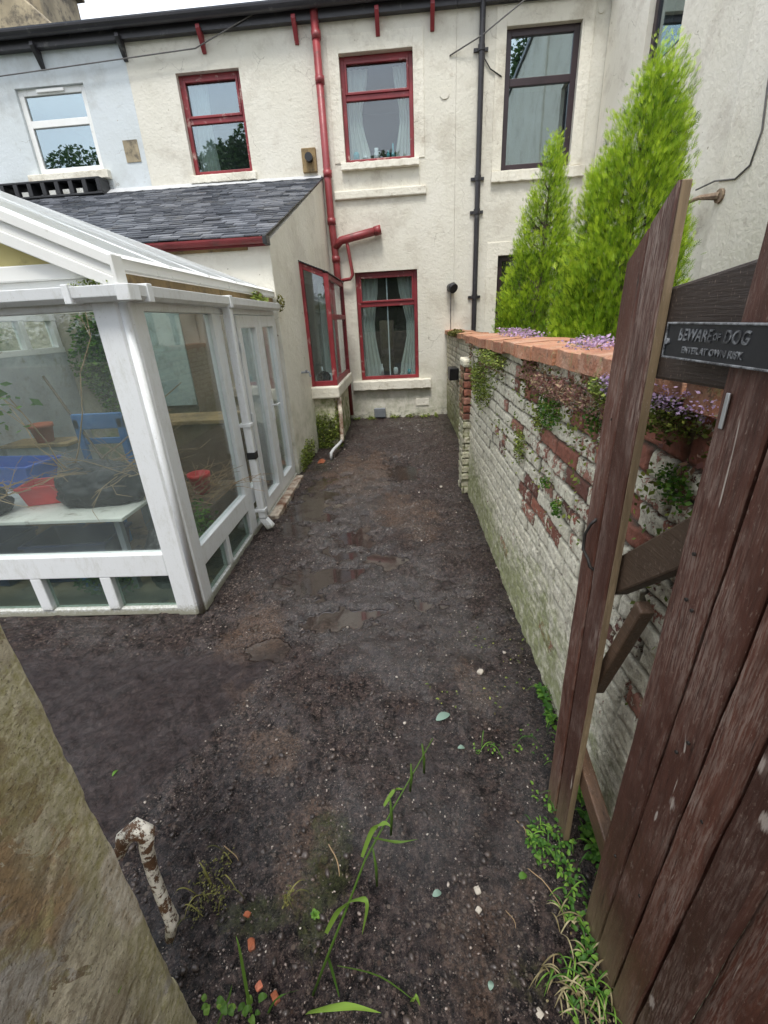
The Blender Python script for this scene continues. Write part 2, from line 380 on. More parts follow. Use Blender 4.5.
# brick wall face
def brickmat(name, wob=0):
    t = T(name); rb = t.attr('rnd'); pm = t.attr('paint'); jt = t.attr('joint')
    n1 = t.noise(45, 6, .7); n2 = t.noise(9, 6, .7); n3 = t.noise(140, 3, .6)
    brick = t.ramp(rb, [(0, (.15, .065, .05)), (.5, (.34, .125, .08)), (1, (.44, .24, .18))])
    brick = t.mix(t.ramp(n1, [(.4, 0), (.75, .6)]), brick, (.13, .08, .065))
    paint = t.mix(t.ramp(n2, [(.35, 0), (.65, 1)]), (.84, .79, .64), (.68, .64, .49))
    paint = t.mix(t.ramp(n1, [(.52, 0), (.66, .75)]), paint, (.33, .29, .22)); paint = t.mix(t.ramp(t.noise(28, 7, .8, 0, t.map(loc=(2, 3, 4))), [(.50, 0), (.60, .55)]), paint, (.46, .40, .31))
    k = t.math('ADD', t.math('MULTIPLY', t.math('SUBTRACT', t.noise(15, 8, .8), .5), 1.15), t.math('ADD', t.math('MULTIPLY', t.math('SUBTRACT', n1, .5), .6), .5))
    flake = t.ramp(t.math('ADD', k, t.math('SUBTRACT', pm, .5)), [(.48, 0), (.51, 1)])
    base = t.mix(flake, brick, paint)
    base = t.mix(t.math('MULTIPLY', jt, t.ramp(n2, [(.3, .55), (.55, 1)])), base, (.065, .055, .04))
    gr = t.attr('green'); g = t.ramp(t.math('ADD', t.math('MULTIPLY', t.noise(14, 7, .75), .8), t.math('SUBTRACT', gr, .5)), [(.34, 0), (.52, .85)])
    base = t.mix(g, base, t.mix(n1, (.17, .19, .06), (.34, .36, .17)))
    h = t.math('ADD', n1, t.math('MULTIPLY', n3, .35)); h = t.math('ADD', h, t.math('MULTIPLY', flake, .5))
    MAT[name] = t.done(t.bsdf(base, t.ramp(n2, [(0, .55), (1, .85)]), t.bump(h, .8, .007), Specular_IOR_Level=.3))
brickmat('old_brick')
t = T('coping'); r = t.rand(); n1 = t.noise(38, 6, .7); n2 = t.noise(6, 6, .7)
b = t.mix(r, (.33, .125, .065), (.60, .28, .15)); b = t.mix(t.ramp(n1, [(.35, 0), (.7, .6)]), b, (.27, .11, .07))
b = t.mix(t.ramp(n2, [(.48, 0), (.62, .8)]), b, (.52, .32, .22)); b = t.mix(t.ramp(t.noise(17, 7, .85), [(.55, 0), (.62, .85)]), b, (.27, .26, .11)); b = t.mix(t.ramp(t.noise(26, 7, .8, 0, t.map(loc=(5, 2, 1))), [(.56, 0), (.62, .8)]), b, (.12, .075, .05)); b = t.mix(t.ramp(t.noise(90, 4, .8), [(.60, 0), (.66, .6)]), b, (.55, .42, .34))
MAT['coping'] = t.done(t.bsdf(b, t.ramp(n1, [(0, .5), (1, .8)]), t.bump(n1, .9, .012)))

# stone of the gate post
t = T('post_stone'); n1 = t.noise(5, 7, .65, .6); n2 = t.noise(55, 5, .7); n3 = t.noise(2.2, 5, .6, .4); gz = t.noise(28, 6, .65, .5, t.map((1, .35, 1), rot=(.6, 0, 0)))
gz = t.noise(34, 7, .75, .3)
b = t.mix(t.ramp(n3, [(.46, 0), (.54, 1)]), (.42, .285, .15), (.50, .45, .36))
b = t.mix(t.ramp(n1, [(.50, 0), (.53, .75)]), b, (.34, .29, .13)); b = t.mix(t.ramp(t.noise(7, 8, .8, .3, t.map(loc=(8, 8, 1))), [(.54, 0), (.56, .8)]), b, (.24, .17, .10))
b = t.mix(t.ramp(t.noise(3.1, 7, .75, .9, t.map(loc=(3, 1, 5))), [(.53, 0), (.54, .9)]), b, (.68, .60, .42))
b = t.mix(t.ramp(t.noise(3.9, 6, .65, .4, t.map(loc=(9, 4, 2))), [(.55, 0), (.60, .7)]), b, (.52, .48, .43))
b = t.mix(t.ramp(t.noise(2.2, 7, .7, .6, t.map(loc=(1, 7, 3))), [(.56, 0), (.60, .6)]), b, (.26, .20, .12))
b = t.mix(t.ramp(gz, [(.40, .6), (.53, 0)]), b, (.22, .16, .095))
ed = t.math('MULTIPLY', t.attr('edge'), t.ramp(t.noise(9, 7, .75), [(.40, .1), (.48, .9)]))
b = t.mix(ed, b, t.mix(t.ramp(n2, [(.35, 0), (.65, 1)]), (.38, .34, .14), (.70, .63, .43)))
b = t.mix(t.attr('lime'), b, t.mix(t.ramp(n2, [(.35, 0), (.6, 1)]), (.50, .40, .25), (.82, .74, .58)))
b = t.mix(1.0, b, (1.12, 1.14, 1.2), 'MULTIPLY'); b = t.mix(t.ramp(t.noise(120, 4, .8), [(.58, 0), (.64, .65)]), b, (.10, .08, .05)); b = t.mix(t.ramp(t.noise(160, 3, .8, 0, t.map(loc=(4, 4, 4))), [(.62, 0), (.68, .6)]), b, (.62, .56, .44))
MAT['post_stone'] = t.done(t.bsdf(b, .72, t.bump(t.math('ADD', t.math('ADD', gz, n2), t.math('MULTIPLY', n1, .6)), .8, .008), Specular_IOR_Level=.3))

# mud
t = T('mud'); W = t.attr('pud'); tan = t.attr('tan'); mos = t.attr('moss'); smo = t.attr('smear')
nA = t.noise(2.0, 8, .68); nB = t.noise(16, 8, .78); nC = t.noise(75, 6, .8); nD = t.noise(5.5, 8, .75, .4); nE = t.noise(240, 3, .8); nF = t.noise(38, 7, .8, .3)
b = t.mix(t.ramp(nB, [(.44, 0), (.56, 1)]), (.008, .006, .007), (.058, .043, .044))
b = t.mix(t.ramp(nA, [(.45, 0), (.62, .6)]), b, (.048, .038, .042))
b = t.mix(t.ramp(nF, [(.51, 0), (.57, .85)]), b, (.125, .092, .082)); b = t.mix(t.ramp(nF, [(.42, .95), (.47, 0)]), b, (.003, .0025, .003))
b = t.mix(t.ramp(nC, [(.56, 0), (.60, .85)]), b, (.23, .18, .155)); b = t.mix(t.ramp(nC, [(.40, .8), (.44, 0)]), b, (.004, .003, .004)); b = t.mix(t.ramp(nE, [(.60, 0), (.66, .7)]), b, (.34, .29, .25))
tanm = t.ramp(t.math('ADD', t.math('MULTIPLY', t.math('ADD', nD, nF), .5), t.math('SUBTRACT', tan, .5)), [(.36, 0), (.56, .9)])
b = t.mix(tanm, b, t.mix(t.ramp(nC, [(.42, 0), (.58, 1)]), (.028, .019, .016), (.24, .165, .12)))
gc = t.vor(110, 'F1', 'Color'); gd = t.vor(110, 'F1', 'Distance'); gs = t.sep(0, gc)
gm = t.math('MULTIPLY', t.ramp(gs, [(.62, 0), (.66, 1)]), t.ramp(gd, [(.30, 1), (.42, 0)]))
gm = t.math('MULTIPLY', gm, t.ramp(t.math('ADD', t.math('MULTIPLY', nD, .8), t.math('MULTIPLY', tan, .35)), [(.42, .1), (.58, .95)]))
gm = t.math('MULTIPLY', gm, t.math('SUBTRACT', 1, t.math('MULTIPLY', smo, .85)))
b = t.mix(gm, b, t.ramp(t.sep(1, gc), [(0, (.09, .07, .06)), (.6, (.20, .165, .14)), (1, (.44, .40, .35))]))
gc2 = t.vor(42, 'F1', 'Color'); gd2 = t.vor(42, 'F1', 'Distance')
gm2 = t.math('MULTIPLY', t.math('MULTIPLY', t.ramp(t.sep(0, gc2), [(.84, 0), (.87, 1)]), t.ramp(gd2, [(.24, 1), (.36, 0)])), t.math('SUBTRACT', 1, smo))
b = t.mix(gm2, b, t.ramp(t.sep(1, gc2), [(0, (.10, .06, .045)), (1, (.28, .24, .2))]))
b = t.mix(t.ramp(t.math('ADD', t.math('MULTIPLY', nF, .8), t.math('SUBTRACT', mos, .5)), [(.33, 0), (.50, .85)]), b, t.mix(t.ramp(nC, [(.35, 0), (.65, 1)]), (.008, .012, .004), (.10, .135, .03)))
b = t.mix(t.math('MULTIPLY', smo, .85), b, t.mix(t.ramp(nB, [(.4, 0), (.6, 1)]), (.014, .010, .011), (.036, .028, .030)))
b = t.mix(1.0, b, (.80, .74, .72), 'MULTIPLY')
b = t.mix(t.ramp(W, [(.2, 0), (.9, .85)]), b, (.026, .019, .015))
rg = t.ramp(nF, [(.35, .22), (.62, .6)]); rg = t.mix(t.ramp(W, [(.4, 0), (.85, 1)]), rg, (.02, .02, .02))
h = t.math('ADD', t.math('MULTIPLY', nB, 1.1), t.math('MULTIPLY', nC, .55)); h = t.math('ADD', h, t.math('MULTIPLY', nF, 1.3)); h = t.math('ADD', h, t.math('MULTIPLY', gm, .22)); h = t.math('ADD', h, t.math('MULTIPLY', gm2, .35))
h = t.math('MULTIPLY', h, t.ramp(W, [(.2, 1), (.7, 0)]))
h = t.math('MULTIPLY', h, t.math('SUBTRACT', 1, t.math('MULTIPLY', smo, .7)))
wet = t.ramp(t.math('ADD', t.math('MULTIPLY', t.noise(2.6, 5, .65), .7), t.math('MULTIPLY', nB, .3)), [(.44, .1), (.56, .7)])
wet = t.math('MULTIPLY', wet, t.math('SUBTRACT', 1, t.math('MULTIPLY', smo, .8)))
wet = t.math('ADD', wet, t.math('MULTIPLY', t.attr('wet'), t.ramp(nD, [(.42, .25), (.50, 1)])), True)
rg = t.mix(t.math('MULTIPLY', smo, .8), rg, (.55, .55, .55))
b = t.mix(t.math('MULTIPLY', t.attr('wet'), .35), b, (.020, .015, .015))
nrm = t.bump(h, 1.0, .022)
hc = t.math('MULTIPLY', t.math('ADD', nB, t.math('MULTIPLY', nF, .45)), t.math('MULTIPLY', t.ramp(W, [(.2, 1), (.7, 0)]), t.math('SUBTRACT', 1, t.math('MULTIPLY', smo, .6))))
x = t.n('ShaderNodeBsdfPrincipled'); t.put(x.inputs['Base Color'], b); t.put(x.inputs['Roughness'], rg); t.put(x.inputs['Normal'], nrm); x.inputs['Specular IOR Level'].default_value = .2
t.put(x.inputs['Coat Weight'], wet); t.put(x.inputs['Coat Roughness'], t.ramp(t.attr('wet'), [(0, .12), (1, .03)])); x.inputs['Coat IOR'].default_value = 1.7; t.put(x.inputs['Coat Normal'], t.bump(hc, 1.0, .018))
MAT['mud'] = t.done(x.outputs[0])
t = T('grit'); r = t.attr('rnd')
MAT['grit'] = t.done(t.bsdf(t.ramp(r, [(0, (.03, .024, .022)), (.5, (.14, .105, .088)), (.8, (.27, .22, .19)), (1, (.50, .45, .39))]), .35, t.bump(t.noise(300, 3), .4, .002)))

# ------------------------------------------------------------------ camera, world, sun
cam = bpy.data.objects.new('camera', bpy.data.cameras.new('camera')); col.objects.link(cam); sc.camera = cam
yaw, pit, rol = R(-3.18), R(23.44), R(-3.13)
f = Vector((math.sin(yaw)*math.cos(pit), math.cos(yaw)*math.cos(pit), -math.sin(pit)))
r0 = Vector((math.cos(yaw), -math.sin(yaw), 0)); u0 = r0.cross(f)
rr = r0*math.cos(rol)+u0*math.sin(rol); uu = -r0*math.sin(rol)+u0*math.cos(rol)
mw = Matrix((rr, uu, -f)).transposed().to_4x4(); mw.translation = (0, 0, 1.75); cam.matrix_world = mw
cam.data.sensor_fit = 'HORIZONTAL'; cam.data.sensor_width = 36; cam.data.lens = 36*440.8/768
cam.data.clip_start = .02; cam.data.clip_end = 1500
w = bpy.data.worlds.new('World'); sc.world = w; w.use_nodes = True; nt = w.node_tree; nt.nodes.clear()
sky = nt.nodes.new('ShaderNodeTexSky'); sky.sky_type = 'NISHITA'; sky.sun_disc = False
SE, SA = R(66), R(186)          # hazy sun behind the camera
sky.sun_elevation = SE; sky.sun_rotation = SA
tc = nt.nodes.new('ShaderNodeTexCoord'); mp = nt.nodes.new('ShaderNodeMapping'); mp.inputs['Scale'].default_value = (1, 1, 2.6)
nz = nt.nodes.new('ShaderNodeTexNoise'); nz.inputs['Scale'].default_value = 2.2; nz.inputs['Detail'].default_value = 7
rp = nt.nodes.new('ShaderNodeValToRGB'); rp.color_ramp.elements[0].position = .25; rp.color_ramp.elements[0].color = (.62, .62, .62, 1); rp.color_ramp.elements[1].position = .55
cl = nt.nodes.new('ShaderNodeValToRGB'); cl.color_ramp.elements[0].position = .4; cl.color_ramp.elements[0].color = (6.6, 6.9, 7.4, 1); cl.color_ramp.elements[1].position = .7; cl.color_ramp.elements[1].color = (4.9, 5.2, 5.8, 1)
mx = nt.nodes.new('ShaderNodeMix'); mx.data_type = 'RGBA'; bg = nt.nodes.new('ShaderNodeBackground'); bg.inputs[1].default_value = .13; wo = nt.nodes.new('ShaderNodeOutputWorld')
for a, b_ in ((tc.outputs['Generated'], mp.inputs[0]), (mp.outputs[0], nz.inputs[0]), (nz.outputs[0], rp.inputs[0]), (nz.outputs[0], cl.inputs[0]), (rp.outputs[0], mx.inputs[0]), (sky.outputs[0], mx.inputs[6]), (cl.outputs[0], mx.inputs[7]), (mx.outputs[2], bg.inputs[0]), (bg.outputs[0], wo.inputs[0])): nt.links.new(a, b_)
sl = bpy.data.lights.new('sun', 'SUN'); sl.energy = 1.5; sl.angle = R(16); sl.color = (1, .965, .9)
so = bpy.data.objects.new('sun', sl); col.objects.link(so)
sd = Vector((math.sin(SA)*math.cos(SE), math.cos(SA)*math.cos(SE), math.sin(SE))); so.rotation_euler = sd.to_track_quat('Z', 'Y').to_euler(); so.location = (0, -3, 12)

# ================================================================== HOUSES (facade frame)
MF = Matrix.Translation((0, 8.68, 0)) @ Matrix.Rotation(R(-1.07), 4, 'Z')
def holed(m, x0, x1, z0, z1, holes, y0, y1):
    xs = sorted({x0, x1, *[h[0] for h in holes], *[h[1] for h in holes]}); zs = sorted({z0, z1, *[h[2] for h in holes], *[h[3] for h in holes]})
    vid = {}
    def V(x, y, z):
        k = (round(x, 4), round(y, 4), round(z, 4))
        if k not in vid: vid[k] = len(m.v); m.v.append(k)
        return vid[k]
    def inh(a, b): return any(h[0] < a < h[1] and h[2] < b < h[3] for h in holes)
    for a, b in zip(xs, xs[1:]):
        for c, d in zip(zs, zs[1:]):
            if inh((a+b)/2, (c+d)/2): continue
            m.f.append((V(a, y0, c), V(b, y0, c), V(b, y0, d), V(a, y0, d))); m.f.append((V(a, y1, d), V(b, y1, d), V(b, y1, c), V(a, y1, c)))
    for a, b, c, d in list(holes)+[(x0, x1, z0, z1)]:
        m.f += [(V(a, y0, c), V(a, y0, d), V(a, y1, d), V(a, y1, c)), (V(b, y0, c), V(b, y1, c), V(b, y1, d), V(b, y0, d)),
                (V(a, y0, c), V(a, y1, c), V(b, y1, c), V(b, y0, c)), (V(a, y0, d), V(b, y0, d), V(b, y1, d), V(a, y1, d))]
    return m
def wavy(x0, x1, z0, z1, y, amp=.025, n=34, flare=0.0, gather=0.0):
    m = M(); nv = 8
    for i in range(n):
        u = i/(n-1)
        for j in range(nv):
            v = j/(nv-1); xx = x0+(x1-x0)*u
            k = 1-gather*math.sin(v*PI)**2
            xx = x0+(xx-x0)*k if flare >= 0 else x1+(xx-x1)*k
            m.v.append((xx, y+amp*math.sin(u*26+math.sin(v*3)*.4)*(0.5+.5*v), z0+(z1-z0)*(1-v)))
    for i in range(n-1):
        for j in range(nv-1):
            a = i*nv+j; m.f.append((a, a+1, a+nv+1, a+nv))
    return m
def window(parent, x0, x1, z0, z1, zt, mat, glassm='pane_house', y=.085, fw=.055, curtains=(), topsash=True, room=True, label=None):
    fw *= 1.15; d = .06; m = M()
    for a in ((x0, x0+fw, z0, z1), (x1-fw, x1, z0, z1), (x0+fw, x1-fw, z0, z0+fw), (x0+fw, x1-fw, z1-fw, z1), (x0+fw, x1-fw, zt-fw*.55, zt+fw*.55)):
        m.box(a[0], a[1], y, y+d, a[2], a[3])
    if topsash:
        a, b, c, e = x0+fw, x1-fw, zt+fw*.55, z1-fw; s_ = .035
        for q in ((a, a+s_, c, e), (b-s_, b, c, e), (a+s_, b-s_, c, c+s_), (a+s_, b-s_, e-s_, e)): m.box(q[0], q[1], y-.018, y+.03, q[2], q[3])
    o = mk('window', m, MAT[mat], parent, bevel=.006, wp=False)
    if label: o['label'] = label
    p = M().box(x0+fw, x1-fw, y+.03, y+.036, z0+fw, zt-fw*.55); p.box(x0+fw, x1-fw, y+.03, y+.036, zt+fw*.55, z1-fw)
    mk('pane', p, MAT[glassm], o, wp=False)
    for c in curtains:
        mk('curtain', wavy(*c[:4], y+.13, flare=c[4], gather=c[5]), MAT['curtain'], o, smooth=True, wp=False, fix=False)
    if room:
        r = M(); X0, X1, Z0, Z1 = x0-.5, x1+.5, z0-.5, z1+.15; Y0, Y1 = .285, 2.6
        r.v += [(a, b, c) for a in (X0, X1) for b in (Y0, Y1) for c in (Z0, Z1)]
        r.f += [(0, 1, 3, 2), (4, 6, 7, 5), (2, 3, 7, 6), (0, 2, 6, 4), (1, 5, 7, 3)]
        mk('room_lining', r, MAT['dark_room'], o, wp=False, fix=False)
    return o
def sill(parent, x0, x1, z0, z1, out=.09):
    m = M(); n = 24
    for i in range(n+1):
        x = x0+(x1-x0)*i/n; j = .004*math.sin(i*1.7)+.003*math.sin(i*4.1)
        for yy, zz in ((.09, z0), (-out+j, z0+j), (-out+.006+j, z1-.014+j), (.09, z1)): m.v.append((x, yy, zz))
    for i in range(n):
        for k in range(4): a = i*4+k; b = i*4+(k+1) % 4; m.f.append((a, b, b+4, a+4))
    m.f += [(0, 1, 2, 3), tuple(n*4+k for k in (3, 2, 1, 0))]
    return mk('sill', m, MAT['sill_paint'], parent, bevel=.008, wp=False)
def gutter(parent, x0, x1, mat='gutter_black', z=5.93, y=-.17):
    m = M(); n = 10
    prof = [(y+.075*math.cos(t), z-.075*math.sin(t)) for t in [PI*i/n for i in range(n+1)]]
    prof = [(p[0]+0, p[1]) for p in prof]+[(y-.062, z), (y, z-.055), (y+.062, z)]
    m.prism(prof, 'x', x0, x1); mk('gutter', m, MAT[mat], parent, wp=False)
    mk('fascia', M().box(x0, x1, -.095, 0, 5.77, 5.99), MAT[mat], parent, bevel=.004, wp=False)
    mk('roof', M().prism([(-.16, 5.99), (4.0, 7.75), (8, 5.99), (8, 5.9), (-.16, 5.95)], 'x', x0, x1), MAT['slate'], parent, wp=False)
def bracket(parent, x, mat):
    m = M().prism([(-.003, 5.765), (-.15, 5.83), (-.16, 5.78), (-.03, 5.56), (-.003, 5.55)], 'x', x-.03, x+.03)
    mk('gutter_bracket', m, MAT[mat], parent, bevel=.005, wp=False)
def house_shell(parent, x0, x1):
    mk('rear_wall', M().box(x0+.02, x1-.02, 7.6, 7.9, 0, 5.9), MAT['cream_render'], parent, wp=False)

# --- middle house
HA = thing('terraced_house', 'cream rendered middle house with red window frames and red pipes', 'house', mtx=MF)
hol = [(-3.31, -2.32, 4.09, 5.37), (-.79, .31, 4.09, 5.41), (-.77, .32, .72, 2.54)]
mk('wall', holed(M(), -4.05, .95, -.3, 5.9, hol, 0, .28), MAT['cream_render'], HA, wp=False)
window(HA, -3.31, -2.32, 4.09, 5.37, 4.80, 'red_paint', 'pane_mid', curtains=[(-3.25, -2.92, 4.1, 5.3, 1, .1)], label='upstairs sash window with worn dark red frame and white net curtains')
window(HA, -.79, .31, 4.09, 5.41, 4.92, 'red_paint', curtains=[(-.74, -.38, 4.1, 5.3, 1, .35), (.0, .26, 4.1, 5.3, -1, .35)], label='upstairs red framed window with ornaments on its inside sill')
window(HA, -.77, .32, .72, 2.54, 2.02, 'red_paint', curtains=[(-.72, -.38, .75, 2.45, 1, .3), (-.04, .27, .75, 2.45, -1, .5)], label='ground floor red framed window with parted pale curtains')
mk('glazing_bar', M().box(-.235, -.215, .125, .14, .78, 2.45), MAT['upvc'], HA, wp=False)
sill(HA, -3.36, -2.26, 3.97, 4.09, .06); sill(HA, -.86, .38, 3.98, 4.09, .10); sill(HA, -.93, .54, .55, .72, .10)
mk('stone_band', M().box(-1.01, .49, -.05, .02, 3.60, 3.72), MAT['sill_paint'], HA, bevel=.015, wp=False)
mk('stone_panel', M().box(-.88, .38, -.012, .02, 3.72, 3.98), MAT['sill_paint'], HA, bevel=.006, wp=False)
su = M()
for q in ((-.96, -.79, 4.09, 5.62), (.31, .47, 4.09, 5.62), (-.79, .31, 5.41, 5.62)): su.box(q[0], q[1], -.012, .01, q[2], q[3])
mk('window_surround', su, MAT['sill_paint'], HA, bevel=.006, wp=False)
gutter(HA, -4.05, .95)
for x in (-2.8, -1.39, -.19): bracket(HA, x, 'red_paint')
bracket(HA, .6, 'red_paint'); house_shell(HA, -4.05, .95)
# soil pipe
m = M(); m.tube([(-1.09, -.09, 5.95), (-1.09, -.09, 3.4), (-1.06, -.09, 2.7), (-1.02, -.09, .1)], .058, 14)
for z in (5.6, 5.1, 3.95, 3.3, 2.75): m.tube([(-1.085 if z > 3 else -1.06, -.09, z-.045), (-1.085 if z > 3 else -1.06, -.09, z+.045)], .07, 14)
sp = mk('soil_pipe', m, MAT['red_pipe'], HA, smooth=True, wp=False)
m = M(); m.tube([(-1.07, -.09, 2.92), (-.95, -.10, 3.02), (-.72, -.1, 3.06), (-.32, -.1, 3.13)], .062, 14); m.tube([(-.38, -.1, 3.12), (-.27, -.1, 3.14)], .07, 14)
mk('branch_pipe', m, MAT['red_pipe'], sp, smooth=True, wp=False)
mk('waste_pipe', M().tube([(-.86, -.1, 3.03), (-.84, -.1, 2.9), (-.79, -.1, 2.5), (-.84, -.1, 2.44), (-1.05, -.09, 2.42)], .028, 10), MAT['red_pipe'], sp, smooth=True, wp=False)
m = M().box(-1.485, -1.255, -.05, .01, 4.0, 4.32); fl = mk('flue_block', m, MAT['old_timber'], HA, bevel=.01, wp=False)
mk('flue', M().tube([(-1.36, -.14, 4.18), (-1.36, -.04, 4.18)], .06, 16), MAT['black_plastic'], fl, wp=False)
vt = mk('vent_hood', M().prism([(-.11, .20), (-.10, .03), (-.012, .0), (-.012, .2)], 'x', -.56, -.34), MAT['grey_plastic'], HA, bevel=.008, wp=False)
mk('air_brick', M().box(.25, .50, -.014, .02, .21, .34), MAT['sill_paint'], HA, bevel=.004, wp=False)
mk('vent_ring', M().tube([(.78, -.012, 4.85), (.78, .004, 4.85)], .07, 20), MAT['cream_render'], HA, wp=False)
# --- left neighbour
HB = thing('terraced_house', 'bluish white rendered house at the far left with white framed window', 'house', mtx=MF)
mk('wall', holed(M(), -9.5, -4.053, -.3, 5.9, [(-5.93, -4.80, 4.26, 5.37)], .004, .28), MAT['white_render'], HB, wp=False)
window(HB, -5.93, -4.80, 4.26, 5.37, 4.93, 'upvc_clean', 'pane_sky', curtains=[], topsash=False, fw=.075, y=.05)
sill(HB, -6.08, -4.70, 4.13, 4.26, .10)
mk('trickle_vent', M().box(-5.6, -5.15, .02, .05, 5.31, 5.35), MAT['upvc_clean'], HB, wp=False)
mk('brick_patch', M().box(-4.38, -4.14, -.006, .02, 4.33, 4.62), MAT['chimney_stone'], HB, wp=False)
gutter(HB, -9.5, -4.052)
for x in (-5.36, -4.03): bracket(HB, x-.0, 'gutter_black')
house_shell(HB, -9.5, -4.05)
ch = mk('chimney', M().box(-6.9, -5.45, .5, 1.6, 6.1, 7.1).box(-6.98, -5.35, .42, 1.68, 7.1, 7.2), MAT['chimney_stone'], HB, bevel=.02, wp=False)
mk('parapet', M().prism([(-7.5, 5.9), (-5.0, 5.9), (-5.0, 6.05), (-5.12, 6.12), (-5.6, 6.55), (-7.5, 7.4)], 'y', .1, .45), MAT['chimney_stone'], HB, bevel=.02, wp=False)
# --- right neighbour
HC = thing('terraced_house', 'cream rendered right-hand house with dark brown windows and projecting side wing', 'house', mtx=MF)
mk('wall', holed(M(), .953, 6.5, -.3, 5.95, [(1.67, 2.73, 3.84, 5.53), (1.69, 2.6, .8, 2.66)], .003, .28), MAT['cream_render'], HC, wp=False)
window(HC, 1.67, 2.73, 3.84, 5.53, 4.93, 'brown_frame', 'pane_sky', fw=.075, topsash=False, y=.07, label='tall upstairs window with dark brown frame reflecting trees')
window(HC, 1.69, 2.6, .8, 2.66, 2.1, 'brown_frame', 'pane_house', fw=.075, topsash=False, y=.07)
sill(HC, 1.52, 2.96, 3.68, 3.84, .06)
gutter(HC, .953, 6.5); house_shell(HC, .95, 6.5)
su = M()
for q in ((1.52, 1.67, 3.84, 5.75), (2.73, 2.90, 3.84, 5.75), (1.67, 2.73, 5.53, 5.75), (1.5, 1.69, .8, 2.86), (1.69, 2.75, 2.66, 2.86)): su.box(q[0], q[1], -.010, .01, q[2], q[3])
mk('window_surround', su, MAT['sill_paint'], HC, bevel=.005, wp=False)
m = M().tube([(1.31, -.07, 5.95), (1.305, -.07, .05)], .042, 12)
for z in (5.3, 3.75, 3.3, 2.05, 1.2): m.tube([(1.305, -.07, z-.035), (1.305, -.07, z+.035)], .052, 12); m.box(1.20, 1.41, -.03, 0, z-.02, z+.02)
mk('downpipe', m, MAT['gutter_black'], HC, wp=False)
# wing: wall in the plane x=3.13 running towards the camera, window high up
wm = M(); holed(wm, -8.6, -5.2, -.3, 7.5, [(-7.35, -6.5, 4.35, 5.6)], 0, .3)   # u = -Y
wm.v = [(3.10+v[1], -v[0], v[2]) for v in wm.v]
wing = mk('wing_wall', wm, MAT['wing_render'], HC)
wing.matrix_parent_inverse = MF.inverted()
w2 = mk('wing_wall', M().box(3.055, 3.4, -1.5, 5.2, -.3, 7.5), MAT['wing_render'], HC, bevel=.02); w2.matrix_parent_inverse = MF.inverted()
mk('wing_roof', M().box(3.0, 6.8, -1.6, 8.6, 7.5, 7.6), MAT['slate'], HC).matrix_parent_inverse = MF.inverted()
m = M()
for q in ((6.5, 6.58, 4.35, 5.6), (7.27, 7.35, 4.35, 5.6), (6.58, 7.27, 4.35, 4.43), (6.58, 7.27, 5.52, 5.6)): m.box(3.17, 3.23, q[0], q[1], q[2], q[3])
ww = mk('window', m, MAT['brown_frame'], HC); ww.matrix_parent_inverse = MF.inverted()
mk('pane', M().box(3.195, 3.201, 6.58, 7.27, 4.43, 5.52), MAT['pane_sky'], ww, wp=False)
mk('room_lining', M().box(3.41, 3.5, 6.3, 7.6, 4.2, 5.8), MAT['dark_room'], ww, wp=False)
mk('vent_ring', M().tube([(2.975, -.008, 5.62), (2.975, 0.02, 5.62)], .05, 14), MAT['cream_render'], HC, wp=False)

# ornaments on the inside sill of the middle upstairs window
def ornament(nm, lab, cat, prof, x, z, y, mat, mtx=MF, handle=False):
    m = M().lathe(prof, n=16)
    if handle: m.tube([(.028, 0, .11), (.06, 0, .10), (.055, 0, .06), (.025, 0, .04)], .006, 6)
    o = mk(nm, m, MAT[mat], smooth=True); o.matrix_world = mtx @ Matrix.Translation((x, y, z)); return tag(o, lab, cat)
mk('inner_sill', M().box(-.79, .31, .15, .284, 4.02, 4.10), MAT['sill_paint'], HA, wp=False)
mk('inner_sill', M().box(-.77, .32, .15, .284, .65, .73), MAT['sill_paint'], HA, wp=False)
jug = [(.03, 0), (.045, .02), (.05, .06), (.03, .11), (.035, .15), (.03, .15)]
ornament('jug', 'white china jug in the upstairs red window', 'jug', jug, -.30, 4.16, .2, 'ceramic', handle=True)
ornament('vase', 'slim teal glass vase in the upstairs red window', 'vase', [(.025, 0), (.03, .05), (.012, .1), (.014, .19), (.01, .2)], -.03, 4.16, .2, 'teal_glass')
ornament('bottle', 'short blue green bottle beside the teal vase upstairs', 'bottle', [(.025, 0), (.028, .06), (.01, .08), (.012, .11)], -.11, 4.16, .2, 'teal_glass')
ornament('cup', 'small white cup left in the upstairs red window', 'cup', [(.02, 0), (.03, .02), (.033, .06), (.03, .06)], -.48, 4.16, .2, 'ceramic')
ornament('jar', 'pale squat jar beside the left curtain upstairs', 'jar', [(.035, 0), (.05, .03), (.05, .09), (.03, .12)], -.63, 4.16, .2, 'teal_glass')
ornament('jar', 'white jar on the sill of the ground floor window', 'jar', [(.03, 0), (.045, .03), (.045, .1), (.03, .13)], -.12, .79, .2, 'ceramic')
ornament('bottle', 'tall white bottle on the sill of the ground floor window', 'bottle', [(.03, 0), (.03, .12), (.01, .16), (.012, .2)], -.38, .79, .2, 'ceramic')
ornament('cup', 'teal cup at the right of the ground floor window sill', 'cup', [(.02, 0), (.03, .02), (.034, .08), (.03, .08)], .14, .79, .2, 'teal_glass')

